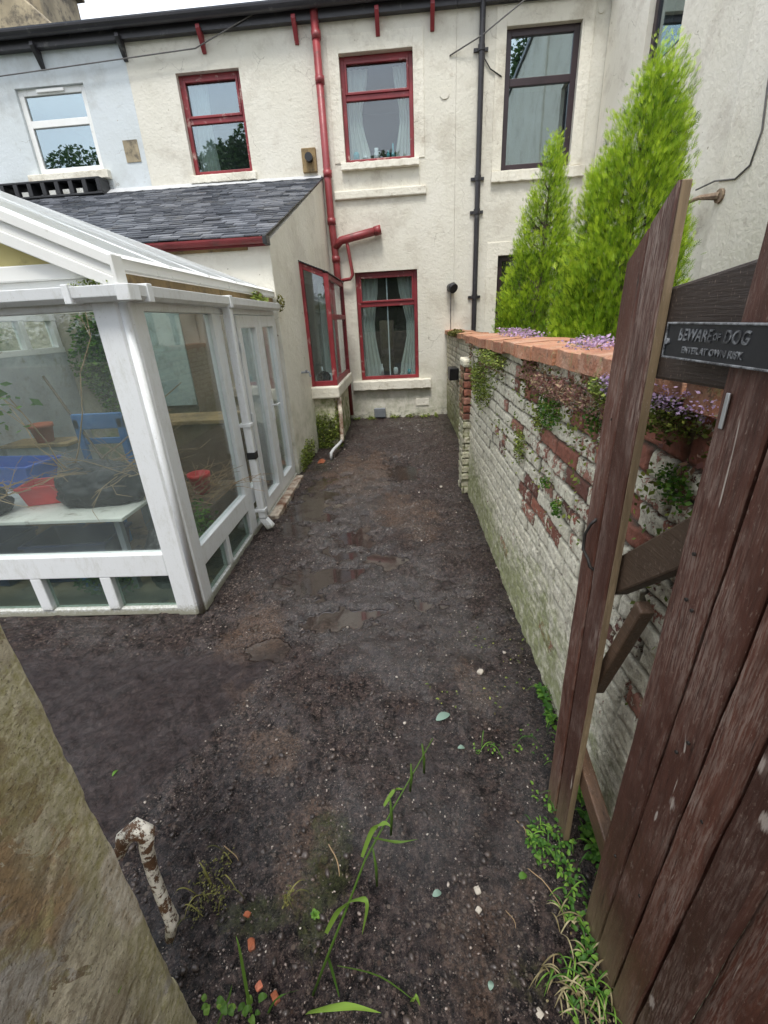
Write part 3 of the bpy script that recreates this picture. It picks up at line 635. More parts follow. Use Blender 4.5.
# planter tray under the left neighbour's window, on the lean-to roof
tr = thing('slotted_tray', 'black slotted plastic tray on the slates below the white framed window', 'tray', mtx=MF @ Matrix.Translation((-5.6, -.14, 3.88)))
m = M()
m.box(-.88, .84, -.14, .12, .0, .03).box(-.88, .84, -.14, .12, .20, .23)
for i in range(8): x = -.88+i*(1.72-.07)/7; m.box(x, x+.07, -.14, .12, .03, .2)
mk('tray_body', m, MAT['black_plastic'], tr, bevel=.006, wp=False)
for i in (1, 3, 4, 5): mk('cell_insert', M().box(-.88+i*.236+.09, -.88+i*.236+.2, -.10, .0, .03, .1), MAT['board_white'], tr, wp=False)

# ================================================================== LEAN-TO EXTENSION
EX = thing('lean_to_extension', 'pale rendered slate roofed lean-to with red framed corner bay window', 'extension', (-1.35, 5.33, 0))
def sh(m):
    m.v = [(x+.05*(y-5.33), y, z) for x, y, z in m.v]; return m
def top(y): return 2.58+(y-5.33)*(3.90-2.58)/(8.68-5.33)
m = M()
for a, b, lo, hi in ((5.33, 6.6, -.3, None), (6.6, 8.15, -.3, .95), (6.6, 8.15, 2.35, None), (8.15, 8.66, -.3, None)):
    za, zb = (top(a), top(b)) if hi is None else (hi, hi)
    m.prism([(a, lo), (b, lo), (b, zb), (a, za)], 'x', -1.60, -1.35)
mk('gable_wall', sh(m), MAT['extension_render'], EX)
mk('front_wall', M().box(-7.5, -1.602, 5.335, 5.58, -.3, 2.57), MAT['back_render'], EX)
mk('upper_front_wall', M().box(-7.5, -1.353, 5.325, 5.45, 2.0, 2.57), MAT['extension_render'], EX)
# slates
rows = 35; x_l = -7.6; verts = []; rnd = []; m = M(); rv = []
dy = (8.86-5.20)/rows; sl_ = (3.98-2.60)/(8.86-5.20)
for i in range(rows):
    y0 = 5.20+i*dy; z0 = 2.60+(y0-5.20)*sl_; xr = -1.33+.05*(y0-5.33); x = xr-(.13 if i % 2 else 0)
    xs = [xr]+([x] if i % 2 else [])
    while xs[-1] > x_l: xs.append(xs[-1]-.21+random.uniform(-.05, .05))
    for a, b in zip(xs, xs[1:]):
        j = random.uniform(-.009, .009); k = random.uniform(-.004, .007); L = dy*1.5; g = .003
        c = random.random()
        v = [(a-g, y0+j, z0+.020+k), (b+g, y0+j+random.uniform(-.004, .004), z0+.020+k+random.uniform(-.002, .002)), (b+g, y0+L, z0+L*sl_+.006), (a-g, y0+L, z0+L*sl_+.006)]
        lo_ = [(p[0], p[1], p[2]-.012) for p in v]
        m.add(v+lo_, [(3, 2, 1, 0), (0, 1, 5, 4), (1, 2, 6, 5), (2, 3, 7, 6), (3, 0, 4, 7)]); rv += [c]*8
ro = mk('roof', m, MAT['slate'], EX); at = ro.data.attributes.new('rnd', 'FLOAT', 'POINT'); at.data.foreach_set('value', rv)
mk('roof_deck', M().prism([(5.30, 2.585), (8.85, 2.585+3.55*sl_), (8.85, 2.50+3.55*sl_), (5.30, 2.50)], 'x', x_l, -1.58), MAT['old_timber'], EX)
m = M()
for i in range(40):
    x = -7.4+i*.155; j = .006*math.sin(i*2.1)
    m.add([(x, 8.60+j, 3.905+j), (x+.157, 8.60-j, 3.905-j), (x+.157, 8.80, 4.02), (x, 8.80, 4.02)], [(0, 1, 2, 3)])
mk('flashing', m, MAT['lead'], EX)
n = 10; y_, z_ = 5.24, 2.60
prof = [(y_+.055*math.cos(t)*-1, z_-.055*math.sin(t)) for t in [PI*i/n for i in range(n+1)]]+[(y_+.045, z_), (y_, z_-.042), (y_-.045, z_)]
rg_ = mk('gutter', M().prism(prof, 'x', -7.4, -1.36), MAT['red_pipe'], EX); rg_['label'] = 'rusty dark red gutter under the slates'
mk('gutter_stop', M().box(-1.375, -1.33, 5.17, 5.31, 2.53, 2.61), MAT['black_plastic'], EX, bevel=.008)
mk('fascia', M().box(-7.4, -1.36, 5.295, 5.322, 2.53, 2.60), MAT['red_pipe'], EX)
# bay
mk('bay_base', M().box(-1.5, -.985, 6.50, 8.22, -.3, .77), MAT['bay_render'], EX, bevel=.02)
m = M().box(-1.335, -.90, 6.42, 8.26, .76, .93)
mk('bay_sill', m, MAT['sill_paint'], EX, bevel=.025, seg=3)
m = M(); z0, z1 = .93, 2.36
def bt(x): return 2.36+(-.925-x)*.40
m.box(-.99, -.925, 6.49, 6.555, z0, z1).box(-.99, -.925, 8.13, 8.2, z0, z1)
m.prism([(-1.315, z0), (-1.25, z0), (-1.25, bt(-1.25)), (-1.315, bt(-1.315))], 'y', 6.49, 6.555)
m.box(-1.25, -.99, 6.50, 6.55, z0, z0+.07).prism([(-1.25, bt(-1.25)-.075), (-.99, z1-.075+.025), (-.99, z1+.024), (-1.25, bt(-1.25)-.001)], 'y', 6.50, 6.55)
m.box(-.985, -.935, 6.555, 8.13, z0, z0+.07).box(-.985, -.935, 6.555, 8.13, z1-.07, z1).box(-.985, -.93, 6.555, 8.13, 1.80, 1.87)
bw = mk('bay_window', m, MAT['red_paint'], EX, bevel=.006)
mk('pane', M().prism([(-1.25, z0+.07), (-.99, z0+.07), (-.99, z1-.05), (-1.25, bt(-1.25)-.07)], 'y', 6.52, 6.526).box(-.962, -.956, 6.555, 8.13, z0+.07, 1.80).box(-.962, -.956, 6.555, 8.13, 1.87, z1-.07), MAT['pane_house'], bw)
cm_ = wavy(6.75, 7.15, .95, 2.3, 0, n=20); cm_.v = [(-1.12+v[1], v[0], v[2]) for v in cm_.v]
mk('curtain', cm_, MAT['net_curtain'], bw, smooth=True, fix=False)
mk('bay_roof', M().prism([(-1.34, bt(-1.34)+.002), (-.915, bt(-.915)+.002), (-.915, bt(-.915)+.016), (-1.34, bt(-1.34)+.016)], 'y', 6.47, 8.23), MAT['gutter_black'], EX, bevel=.004)
mk('bay_cheek', M().prism([(-1.34, z1-.1), (-.99, z1-.1), (-.99, z1+.02), (-1.34, bt(-1.34))], 'y', 8.14, 8.2), MAT['red_paint'], EX)
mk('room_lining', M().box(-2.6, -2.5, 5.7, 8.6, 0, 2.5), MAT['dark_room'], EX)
o = mk('plate', M().lathe([(.02, 0), (.06, .008), (.10, .03), (.105, .03)], n=20), MAT['ceramic'], smooth=True); o.location = (-1.13, 6.62, 1.02); o.rotation_euler = (R(65), 0, 0); tag(o, 'white plate propped inside the red bay window', 'plate')
ornament('jug', 'white jug behind the glass of the red bay window', 'jug', jug, -1.06, .935, 6.72, 'ceramic', Matrix(), True)
ornament('bottle', 'white bottle behind the plate in the red bay window', 'bottle', [(.03, 0), (.03, .14), (.012, .18), (.012, .24)], -1.17, .935, 6.76, 'ceramic', Matrix())
pp = mk('flaking_pipe', M().tube([(-.93, 6.52, .76), (-.92, 6.5, .5), (-.93, 6.47, .17), (-.93, 6.44, .12)], .034, 10), MAT['flaking_white'], EX, smooth=True)
mk('drain_hose', M().tube([(-.93, 6.45, .14), (-.95, 6.3, .13), (-1.0, 6.05, .115), (-1.025, 5.95, .09), (-1.03, 5.93, .0)], .022, 10), MAT['lead'], EX, smooth=True)
ho = mk('wall_tap', M().tube([(-1.32, 6.0, 1.18), (-1.22, 6.0, 1.18), (-1.2, 6.0, 1.12)], .014, 8).tube([(-1.25, 5.96, 1.2), (-1.25, 6.04, 1.2)], .01, 6), MAT['grey_plastic']); tag(ho, 'small grey tap on the white gable wall beside the glass doors', 'tap')

# ================================================================== CONSERVATORY
CO = thing('conservatory', 'white framed glazed conservatory with dirty panes and polycarbonate roof', 'conservatory', (-1.4, 2.42, 0))
fy0, fy1 = 2.40, 2.47
U = MAT['upvc']
def B(name, boxes, mat=U, bev=.006, par_=None):
    m = M()
    for b in boxes: m.box(*b)
    return mk(name, m, mat, par_ or CO, bevel=bev)
post = mk('corner_post', M().prism([(-1.552, 2.40), (-1.43, 2.398), (-1.378, 2.45), (-1.376, 2.565), (-1.45, 2.565), (-1.45, 2.47), (-1.552, 2.47)], 'z', .0, 1.92), U, CO, bevel=.004)
mk('post_cover', M().tube([(-1.405, 2.427, .0), (-1.405, 2.427, 1.9)], .022, 10), U, CO, smooth=True)
B('front_frame', [(-3.95, -1.552, fy0+.01, fy1, .0, .055), (-3.95, -1.552, fy0, fy1, .305, .465), (-3.95, -1.552, fy0, fy1, 1.87, 1.93), (-2.93, -2.85, fy0+.001, fy1, .465, 1.87), (-3.95, -3.87, fy0+.001, fy1, .055, 1.87)]
  + [(x, x+.075, fy0+.002, fy1, .055, .305) for x in (-2.02, -2.495, -2.97, -3.45)])
B('large_pane', [(-2.85, -1.552, 2.44, 2.446, .465, 1.87), (-3.87, -2.93, 2.44, 2.446, .465, 1.87)], MAT['pane_greenhouse'], 0)
B('low_pane', [(-3.87, -1.552, 2.44, 2.446, .055, .305)], MAT['pane_low'], 0)
sx0, sx1 = -1.445, -1.38
B('side_frame', [(sx0, sx1-.005, 2.565, 3.94, .0, .055), (sx0, sx1, 2.565, 3.94, .285, .43), (sx0, sx1, 2.565, 3.94, 1.86, 1.93), (sx0, sx1-.001, 3.50, 3.66, .055, 1.86), (sx0, sx1-.002, 2.96, 3.02, .055, .285), (sx0, sx1-.001, 3.90, 3.96, .0, 1.93)])
B('large_pane', [(-1.415, -1.409, 2.565, 3.50, .43, 1.86), (-1.415, -1.409, 3.66, 3.90, .43, 1.86)], MAT['pane_greenhouse'], 0)
B('low_pane', [(-1.415, -1.409, 2.565, 3.90, .055, .285)], MAT['pane_low'], 0)
B('door_frame', [(sx0, sx1, 3.965, 5.26, 1.86, 1.93), (sx0, sx1, 5.20, 5.27, .04, 1.86), (sx0, sx1+.02, 3.965, 5.27, .0, .045)])
for i, (a, b) in enumerate(((3.97, 4.58), (4.59, 5.195))):
    d = B('door', [(sx0+.01, sx1+.012, a, a+.10, .05, 1.855), (sx0+.01, sx1+.012, b-.10, b, .05, 1.855), (sx0+.01, sx1+.012, a+.10, b-.10, .05, .19), (sx0+.01, sx1+.012, a+.10, b-.10, 1.75, 1.855)], bev=.008)
    d['label'] = ('hinged glazed door leaf nearer the downpipe', 'glazed door leaf with handle nearer the house')[i]
    B('pane', [(-1.412, -1.406, a+.10, b-.10, .19, 1.75)], MAT['pane_greenhouse'], 0, d)
    if i:
        mk('handle', M().box(-1.37, -1.355, a+.035, a+.065, .85, 1.05).tube([(-1.36, a+.05, 1.0), (-1.32, a+.05, 1.0), (-1.315, a+.15, 1.0)], .009, 8), U, d)
    else:
        for z in (.4, 1.0, 1.6): mk('hinge', M().tube([(-1.362, a-.005, z-.04), (-1.362, a-.005, z+.04)], .012, 8), U, d)
B('threshold', [(-1.40, -1.27, 3.95, 5.2, -.05, .035)], MAT['flaking_white'], .01)
# gutters
m = M().prism([(2.315, 1.975), (2.32, 1.925), (2.345, 1.905), (2.40, 1.905), (2.40, 1.975), (2.39, 1.975), (2.39, 1.925), (2.33, 1.925), (2.325, 1.975)], 'x', -3.97, -1.36)
gt = mk('front_gutter', m, U, CO, bevel=.003)
m = M().prism([(-1.375, 1.975), (-1.375, 1.905), (-1.31, 1.905), (-1.29, 1.925), (-1.285, 1.975), (-1.295, 1.975), (-1.30, 1.93), (-1.365, 1.93), (-1.365, 1.975)], 'y', 2.40, 5.22)
sg = mk('side_gutter', m, U, CO, bevel=.003)
m = M()
mk('gutter_joint', M().prism([(-1.36, 2.315), (-1.30, 2.33), (-1.283, 2.40), (-1.375, 2.405)], 'z', 1.903, 1.977), U, CO, bevel=.004)
for y in (2.47, 3.66): mk('gutter_joint', M().box(-1.38, -1.278, y, y+.05, 1.898, 1.985), U, CO, bevel=.004)
mk('gutter_joint', M().box(-1.62, -1.585, 2.308, 2.40, 1.898, 1.985), U, CO, bevel=.004)
# gable infill and rake boards
sl2 = .45; xr_, zr_ = -1.35, 2.092; XR = -3.30; ZR = zr_+(xr_-XR)*sl2; ZB = 2.735; LK = .34
mk('gable_panel', M().prism([(-1.60, 1.97), (-1.60, 2.09), (XR, ZR-.13), (-3.90, 2.07), (-3.90, 1.97)], 'y', 2.425, 2.445), MAT['yellow_board'], CO)
B('tie_bar', [(-3.8, -1.52, 2.385, 2.422, 2.015, 2.085)], MAT['upvc_clean'], .006)
B('lower_panel', [(-3.8, -1.50, 2.405, 2.423, 1.93, 2.015)], MAT['upvc_clean'], .004)
m = M()
for (o0, o1, yy) in ((-.005, .045, 2.335), (.045, .092, 2.350), (.092, .15, 2.342)):
    for s_ in (0, 1):
        p = [(xr_, zr_-o0), (XR, ZR-o0), (XR, ZR-o1), (xr_-(.0), zr_-o1)]
        if s_: p = [(XR-(a-XR)*LK, b) for a, b in p]
        m.prism(p, 'y', yy, 2.42)
m.box(xr_-.012, xr_+.006, 2.33, 2.42, zr_-.155, zr_+.01)
mk('rake_board', m, MAT['upvc_clean'], CO, bevel=.004)
m = M(); m.prism([(-1.375, 2.10), (-1.355, 2.095), (-1.355, 2.045), (-1.375, 2.04)], 'y', 2.42, 5.30)
m.prism([(-1.355, 2.097), (-1.345, 2.092), (-1.42, 2.128), (-1.43, 2.128)], 'y', 2.42, 5.30)
mk('eaves_board', m, MAT['upvc_clean'], CO, bevel=.003)
B('eaves_timber', [(-1.43, -1.385, 2.47, 5.30, 1.975, 2.035)], MAT['old_timber'], .004)
for s_ in (0, 1):
    p = [(-1.38, 2.105), (XR, ZR+.01), (XR, ZR-.008), (-1.38, 2.087)]
    if s_: p = [(XR-(a-XR)*LK, b) for a, b in p]
    m = M().prism(p, 'y', 2.40, 5.31); m.v = [(x, y, z-(ZR-ZB)*(y-2.36)/2.95*min(1, abs(x-(-1.38 if not s_ else XR-(-1.38-XR)*LK))/((1 if not s_ else LK)*1.92))) for x, y, z in m.v]
    mk('roof_sheet', m, MAT['polycarbonate'], CO)
m = M()
for y in (2.40, 2.98, 3.56, 4.14, 4.72, 5.27):
    for s_ in (0, 1):
        p = [(-1.37, 2.112), (XR, ZR+.022), (XR, ZR-.03), (-1.37, 2.06)]
        if s_: p = [(XR-(a-XR)*LK, b) for a, b in p]
        p = [(a, b-(ZR-ZB)*(y-2.36)/2.95*(b > 2.2)) for a, b in p]
        m.prism(p, 'y', y-.022, y+.022)
m.bar((XR, 2.40, ZR-.01), (XR, 5.31, ZB-.01), .08, .08)
mk('roof_bar', m, U, CO, bevel=.004)
# left side: dwarf wall with window band
B('left_wall', [(-4.02, -3.90, 2.47, 5.33, -.1, 1.60)], MAT['grey_board'], .004)
B('top_light_frame', [(-3.98, -3.90, 2.47, 5.33, 1.60, 1.66), (-3.98, -3.90, 2.47, 5.33, 1.93, 2.06)]+[(-3.98, -3.90, y, y+.07, 1.66, 1.93) for y in (2.5, 3.1, 3.65, 4.2, 4.78, 5.24)], MAT['upvc_clean'])
B('top_light_pane', [(-3.95, -3.945, 2.5, 5.3, 1.66, 1.93)], MAT['pane_greenhouse'], 0)
B('floor_slab', [(-3.9, -1.46, 2.48, 5.32, -.05, .012)], MAT['brown_board'], 0)
# downpipe
m = M().box(-1.362, -1.295, 3.66, 3.725, .13, 1.91)
dp = mk('downpipe', m, U, CO, bevel=.012, seg=3)
mk('shoe', M().add([(-1.362, 3.66, .13), (-1.295, 3.66, .13), (-1.295, 3.725, .13), (-1.362, 3.725, .13), (-1.30, 3.655, .02), (-1.24, 3.655, .045), (-1.24, 3.73, .045), (-1.30, 3.73, .02)], [(0, 1, 5, 4), (1, 2, 6, 5), (2, 3, 7, 6), (3, 0, 4, 7), (4, 5, 6, 7)]), U, dp, bevel=.005)
mk('clip', M().box(-1.39, -1.288, 3.652, 3.733, .98, 1.01).box(-1.39, -1.288, 3.652, 3.733, .2, .225), U, dp, bevel=.003)
mk('tape_band', M().box(-1.366, -1.291, 3.656, 3.729, .70, .76), MAT['black_plastic'], dp)

# ---- things inside the conservatory
tb = thing('work_table', 'white topped folding table heaped with bags inside the conservatory', 'table', (-2.6, 2.9, 0))
mk('tabletop', M().prism([(-3.7, 2.66), (-1.93, 2.66), (-1.93, 3.15), (-3.7, 3.6)], 'z', .585, .61), MAT['board_white'], tb, bevel=.004)
for x, y in ((-3.6, 2.72), (-2.02, 2.74), (-2.02, 3.08), (-3.6, 3.4)): mk('leg', M().box(x-.02, x+.02, y-.02, y+.02, .01, .585), MAT['grey_plastic'], tb)
def crate(nm, lab, mat, c, w_, d_, h_, rz=0, tp=.8):
    m = M(); t_ = .012
    def ring(s, z): return [(-w_/2*s, -d_/2*s, z), (w_/2*s, -d_/2*s, z), (w_/2*s, d_/2*s, z), (-w_/2*s, d_/2*s, z)]
    v = ring(tp, 0)+ring(1, h_)+[(a*(1-2*t_/w_), b*(1-2*t_/d_), z) for a, b, z in ring(1, h_)]+[(a*.95, b*.95, z) for a, b, z in ring(tp, .012)]
    m.add(v, [(3, 2, 1, 0)]+[(i, (i+1) % 4, 4+(i+1) % 4, 4+i) for i in range(4)]+[(4+i, 4+(i+1) % 4, 8+(i+1) % 4, 8+i) for i in range(4)]+[(8+i, 8+(i+1) % 4, 12+(i+1) % 4, 12+i) for i in range(4)]+[(12, 13, 14, 15)])
    b_ = len(m.v); q = ring(1.06, h_)+ring(1.06, h_-.02)+ring(1.0, h_-.02)
    m.add(q+ring(1.0, h_+.001), [(0, 1, 5, 4), (1, 2, 6, 5), (2, 3, 7, 6), (3, 0, 4, 7)]+[(i, (i+1) % 4, 12+(i+1) % 4, 12+i) for i in range(4)])
    o = mk(nm, m, MAT[mat], bevel=.004); o.location = c; o.rotation_euler = (0, 0, rz); return tag(o, lab, 'tub')
crate('storage_tub', 'red plastic tub on the table beside the black bag', 'red_plastic', (-2.72, 3.06, .612), .30, .24, .15, .25)
crate('storage_tub', 'blue shallow tub behind the red tub, at the frame edge', 'blue_plastic', (-3.35, 3.5, .612), .62, .34, .20, -.1)
crate('storage_tub', 'navy box on the floor under the white table', 'navy_plastic', (-2.55, 2.98, .015), .62, .36, .34, .05)
crate('storage_tub', 'dark blue box on the floor at the far end under the table', 'navy_plastic', (-3.25, 2.95, .015), .5, .36, .36, -.1)
crate('storage_tub', 'pale blue tub on the floor beneath the table, behind the low panes', 'sky_blue_plastic', (-2.25, 2.75, .015), .3, .16, .12, -.1)
def bag(nm, lab, c, s, mat, seed):
    bm = bmesh.new(); bmesh.ops.create_icosphere(bm, subdivisions=5, radius=1)
    P = np.array([v.co for v in bm.verts]); nn = fbm(P[:, 0]*2+seed, P[:, 1]*2, P[:, 2]*2, seed, 5)-.5
    rd = np.abs(fbm(P[:, 0]*4+seed, P[:, 1]*4, P[:, 2]*4, seed+5, 4)-.5)
    for v, a, b in zip(bm.verts, nn, rd):
        q = v.co*(1+.5*a-.5*b); v.co = Vector((q.x*s[0], q.y*s[1], max(q.z, -.55)*s[2]))
    me = bpy.data.meshes.new(nm); bm.to_mesh(me); bm.free(); me.materials.append(MAT[mat]); me.polygons.foreach_set('use_smooth', [True]*len(me.polygons))
    o = bpy.data.objects.new(nm, me); col.objects.link(o); o.location = c; return tag(o, lab, 'bag')
bag('rubbish_bag', 'crumpled black sack on the right half of the white table', (-2.28, 3.05, .72), (.36, .22, .20), 'bag_plastic', 3)
bag('rubbish_bag', 'small black sack at the left end of the white table', (-3.02, 2.82, .69), (.17, .14, .14), 'bag_plastic', 9)
bag('rubbish_bag', 'dark sack on the floor right of the table legs', (-1.78, 2.85, .18), (.17, .2, .28), 'bag_plastic', 15)
o = mk('leaning_board', M().box(-2.92, -2.42, 5.20, 5.23, .95, 2.0), MAT['teal_board'], bevel=.003); tag(o, 'pale teal sheet leaning on the rear wall behind the side pane', 'board')
o = mk('leaning_board', M().box(-2.40, -1.85, 5.17, 5.19, .5, 2.0), MAT['brown_board'], bevel=.003); tag(o, 'brown hardboard sheet against the rear wall beside the teal sheet', 'board')
o = mk('leaning_board', M().box(-1.80, -1.56, 5.10, 5.13, .013, 1.98), MAT['grey_board'], bevel=.003); tag(o, 'pale grey board upright in the corner nearest the glass doors', 'board')
bx_ = thing('wooden_chest', 'brown wooden chest standing behind the side pane', 'chest', (-2.2, 4.4, 0))
mk('body', M().box(-2.52, -1.72, 4.2, 4.6, .02, .92), MAT['brown_board'], bx_, bevel=.01)
mk('lid', M().box(-2.55, -1.69, 4.17, 4.63, .922, .96), MAT['old_timber'], bx_, bevel=.006)
o = mk('garden_board', M().box(-3.88, -3.2, 4.0, 4.3, .80, .83), MAT['old_timber'], bevel=.004); tag(o, 'plank shelf carrying the clay pot by the left wall', 'shelf')
o = mk('shelf_support', M().box(-3.86, -3.25, 4.03, 4.27, .0, .80), MAT['grey_board'], bevel=.006); tag(o, 'low grey cabinet under the plank shelf', 'cabinet')
pot = [(.07, 0), (.095, .14), (.105, .14), (.105, .175), (.09, .175), (.08, .06), (.01, .05)]
o = mk('flower_pot', M().lathe(pot, n=20), MAT['terracotta_pot'], smooth=True); o.location = (-3.5, 4.12, .832); tag(o, 'round clay pot on the plank shelf at the left', 'pot')
o = mk('flower_pot', M().lathe([(a*.9, b) for a, b in pot], n=20), MAT['red_plastic'], smooth=True); o.location = (-1.75, 3.5, .47); tag(o, 'pinkish red pot on the crate behind the side pane', 'pot')
o = mk('slatted_crate', M().box(-2.05, -1.55, 3.15, 3.85, .02, .46), MAT['brown_board'], bevel=.01); tag(o, 'dark plant crate on the floor behind the side pane', 'crate')
cr = thing('garden_chair', 'bright blue plastic chair at the back of the conservatory', 'chair', (-2.75, 3.8, 0))
m = M().box(-2.98, -2.92, 3.86, 3.90, .3, 1.08).box(-2.58, -2.52, 3.86, 3.90, .3, 1.08).box(-2.98, -2.52, 3.86, 3.90, .98, 1.12).box(-2.92, -2.58, 3.87, 3.89, .84, .90)
mk('backrest', m, MAT['sky_blue_plastic'], cr, bevel=.02, seg=3)
mk('seat', M().box(-2.98, -2.52, 3.5, 3.9, .42, .46), MAT['sky_blue_plastic'], cr, bevel=.015)
for x, y in ((-2.95, 3.53), (-2.55, 3.53), (-2.95, 3.87), (-2.55, 3.87)): mk('leg', M().box(x-.02, x+.02, y-.02, y+.02, .013, .42), MAT['sky_blue_plastic'], cr)
o = mk('garden_cane', M().tube([(-3.45, 4.3, 1.42), (-2.55, 3.6, .62)], .012, 7), MAT['bark']); tag(o, 'dark cane leaning across the left pane above the sacks', 'cane')
def twigs(nm, lab, base, n, L, spread, mat='dead_stem', seed=1, r=.004, up=.7):
    rr_ = random.Random(seed); m = M()
    for i in range(n):
        a = rr_.uniform(0, 2*PI); p = Vector(base)+Vector((rr_.uniform(-1, 1)*spread, rr_.uniform(-1, 1)*spread, 0)); d = Vector((math.cos(a)*.6, math.sin(a)*.6, up*rr_.uniform(.4, 1.2))).normalized()
        pts = [p]; 
        for k in range(5):
            d = (d+Vector((rr_.uniform(-.35, .35), rr_.uniform(-.35, .35), rr_.uniform(-.3, .1)))).normalized(); pts.append(pts[-1]+d*L*rr_.uniform(.12, .26))
            if k > 1 and rr_.random() < .6:
                e = (d+Vector((rr_.uniform(-1, 1), rr_.uniform(-1, 1), rr_.uniform(-.6, .6)))).normalized(); m.tube([pts[-1], pts[-1]+e*L*.2], [r*.6, r*.3], 4, False)
        m.tube(pts, [r*(1-.14*k) for k in range(6)], 4, False)
    o = mk(nm, m, MAT[mat], fix=False); return tag(o, lab, 'dead plant')
twigs('dead_plant', 'tangle of dry stems over the black sack on the table', (-2.15, 3.1, .82), 40, .5, .2, seed=2, up=.4)
twigs('dead_plant', 'dry straw-coloured stems left of the red tub', (-2.98, 2.88, .74), 34, .35, .14, seed=3, up=.25)
twigs('dead_plant', 'dead climbing stems behind the side pane around the pink pot', (-1.8, 3.45, .47), 70, .5, .25, seed=4, up=.5)
twigs('dead_plant', 'bare branching stem rising in front of the left interior wall', (-2.75, 3.4, .62), 5, 1.3, .05, seed=5, r=.007)

def leafcloud(nm, lab, cat, C_, S_, n, size, mat, seed=0, kindof=None, flat=.5, parent=None, hang=0):
    g = np.random.default_rng(seed); u = g.normal(size=(n, 3)); u /= np.linalg.norm(u, axis=1)[:, None]
    rad = g.random(n)**.4; P = u*rad[:, None]*np.array(S_)
    P *= (.75+.5*vnoise(u[:, 0]*2+seed, u[:, 1]*2, u[:, 2]*2, seed))[:, None]
    a = g.normal(size=(n, 3)); a[:, 2] *= flat; a /= np.linalg.norm(a, axis=1)[:, None]
    nrm = g.normal(size=(n, 3))*.8+np.array([0, 0, 1]); b = np.cross(nrm, a); b /= np.linalg.norm(b, axis=1)[:, None]+1e-9
    s = size*(.5+g.random(n))[:, None]
    q = np.stack([P-a*s*.5, P+b*s*.32, P+a*s*.5, P-b*s*.32], 1)+np.array(C_)
    o = quads_np(nm, q, MAT[mat], parent, {'rnd': np.clip(.5+.35*g.normal(size=n), 0, 1)})
    if kindof: kind(o, kindof, lab)
    elif lab: tag(o, lab, cat)
    return o
o = leafcloud('house_plant', 'leafy green plant growing inside at the front right corner of the side pane', 'plant', (-1.62, 3.05, .33), (.12, .3, .22), 900, .035, 'leaf', 5)
o = leafcloud('house_plant', 'green plant under the table behind the middle low pane', 'plant', (-2.15, 2.6, .16), (.22, .08, .13), 500, .035, 'leaf', 6)
o = leafcloud('ivy', 'ivy and damp moss climbing the rear wall inside the conservatory', 'ivy', (-3.3, 5.22, 1.45), (.5, .09, .6), 4200, .05, 'leaf', 7)
o = leafcloud('house_plant', 'narrow leaved plant touching the left edge of the front pane', 'plant', (-2.62, 2.75, 1.38), (.3, .12, .2), 70, .06, 'leaf', 8)
# ------------------------------------------------------------------ a ray through a picture point, met with a real plane
CAM = Vector((0, 0, 1.75))
def _ray(px, py): return (rr*(px-384)+uu*(512-py)+f*440.8).normalized()
def at_y(px, py, Y): d = _ray(px, py); return CAM+d*(Y/d.y)
def at_x(px, py, X): d = _ray(px, py); return CAM+d*(X/d.x)
def at_z(px, py, Z=0.0): d = _ray(px, py); return CAM+d*((Z-1.75)/d.z)

# ================================================================== GARDEN WALL
def brickface(name, org, ud, nr, ulen, z0, z1, du, dz, seed, pfn, gfn, parent, rend=None, H=.078, L=.238):
    nu = int(ulen/du)+1; nv = int((z1-z0)/dz)+1
    u, z = np.meshgrid(np.linspace(0, ulen, nu), np.linspace(z0, z1, nv), indexing='ij')
    zz = z+.016*(fbm(u*1.3, z*1.3, 0, seed, 2)-.5)*2+.006*(vnoise(u*9, z*9, 1, seed)-.5)
    row = np.floor(zz/H); us = u+.5*L*(row % 2)+.05*(_h(row.astype(np.int64), row.astype(np.int64)*0, row.astype(np.int64)*0, seed)-.5)+.01*(vnoise(u*7, z*12, 5, seed)-.5)
    # some rows of headers
    hdr = (row % 5 == 2); LL = np.where(hdr, L/2, L)
    c = np.floor(us/LL); du_ = us/LL-c; dz_ = zz/H-row
    d = np.minimum(np.minimum(du_, 1-du_)*LL, np.minimum(dz_, 1-dz_)*H)
    d = d+.0035*(vnoise(u*60, z*60, 3, seed)-.5)*2
    ic, ir = c.astype(np.int64), row.astype(np.int64)
    r1 = _h(ic, ir, ic*0, seed+1); r2 = _h(ic, ir, ic*0, seed+2); r3 = _h(ic, ir, ic*0, seed+3)
    joint = 1-sst(.0030, .0095, d)
    rm = rend(u, z) if rend else 0*u
    dep = 1-.8*rm
    out = -.015*joint*dep+(.009*(r1-.5)-.016*(r2 < .07)-.007*(r2 > .9))*dep*(1-joint)+.008*(fbm(u*22, z*22, 0, seed+9, 4)-.5)++.020*(fbm(u*1.6, z*1.6, 2, seed+8, 3)-.5)+.005*(vnoise(u*70, z*70, 4, seed)-.5)
    pnt = pfn(u, z, r3, r2); grn = gfn(u, z)
    ud = np.array(ud, float); nr = np.array(nr, float)
    V = np.array(org)[None, None]+u[..., None]*ud+z[..., None]*np.array([0, 0, 1.])+out[..., None]*nr
    return grid_np(name, V.reshape(-1, 3), nu, nv, MAT['old_brick'], parent, {'rnd': r1.ravel(), 'paint': pnt.ravel(), 'joint': (joint*dep).ravel(), 'green': grn.ravel()})
GW = thing('garden_wall', 'old brick boundary wall with flaking whitewash and terracotta coping', 'wall', (.66, .5, 0))
def p_near(u, z, r3, r2):
    hi = sst(.45, 1.25, z+.25*(vnoise(u*2, z*2, 0, 5)-.5)); nr_ = sst(4.2, 2.0, u)
    p = .72-.23*hi*nr_+.18*(r3-.5)-.15*((r3 < .34*hi*nr_+.04)*1.0)
    return p
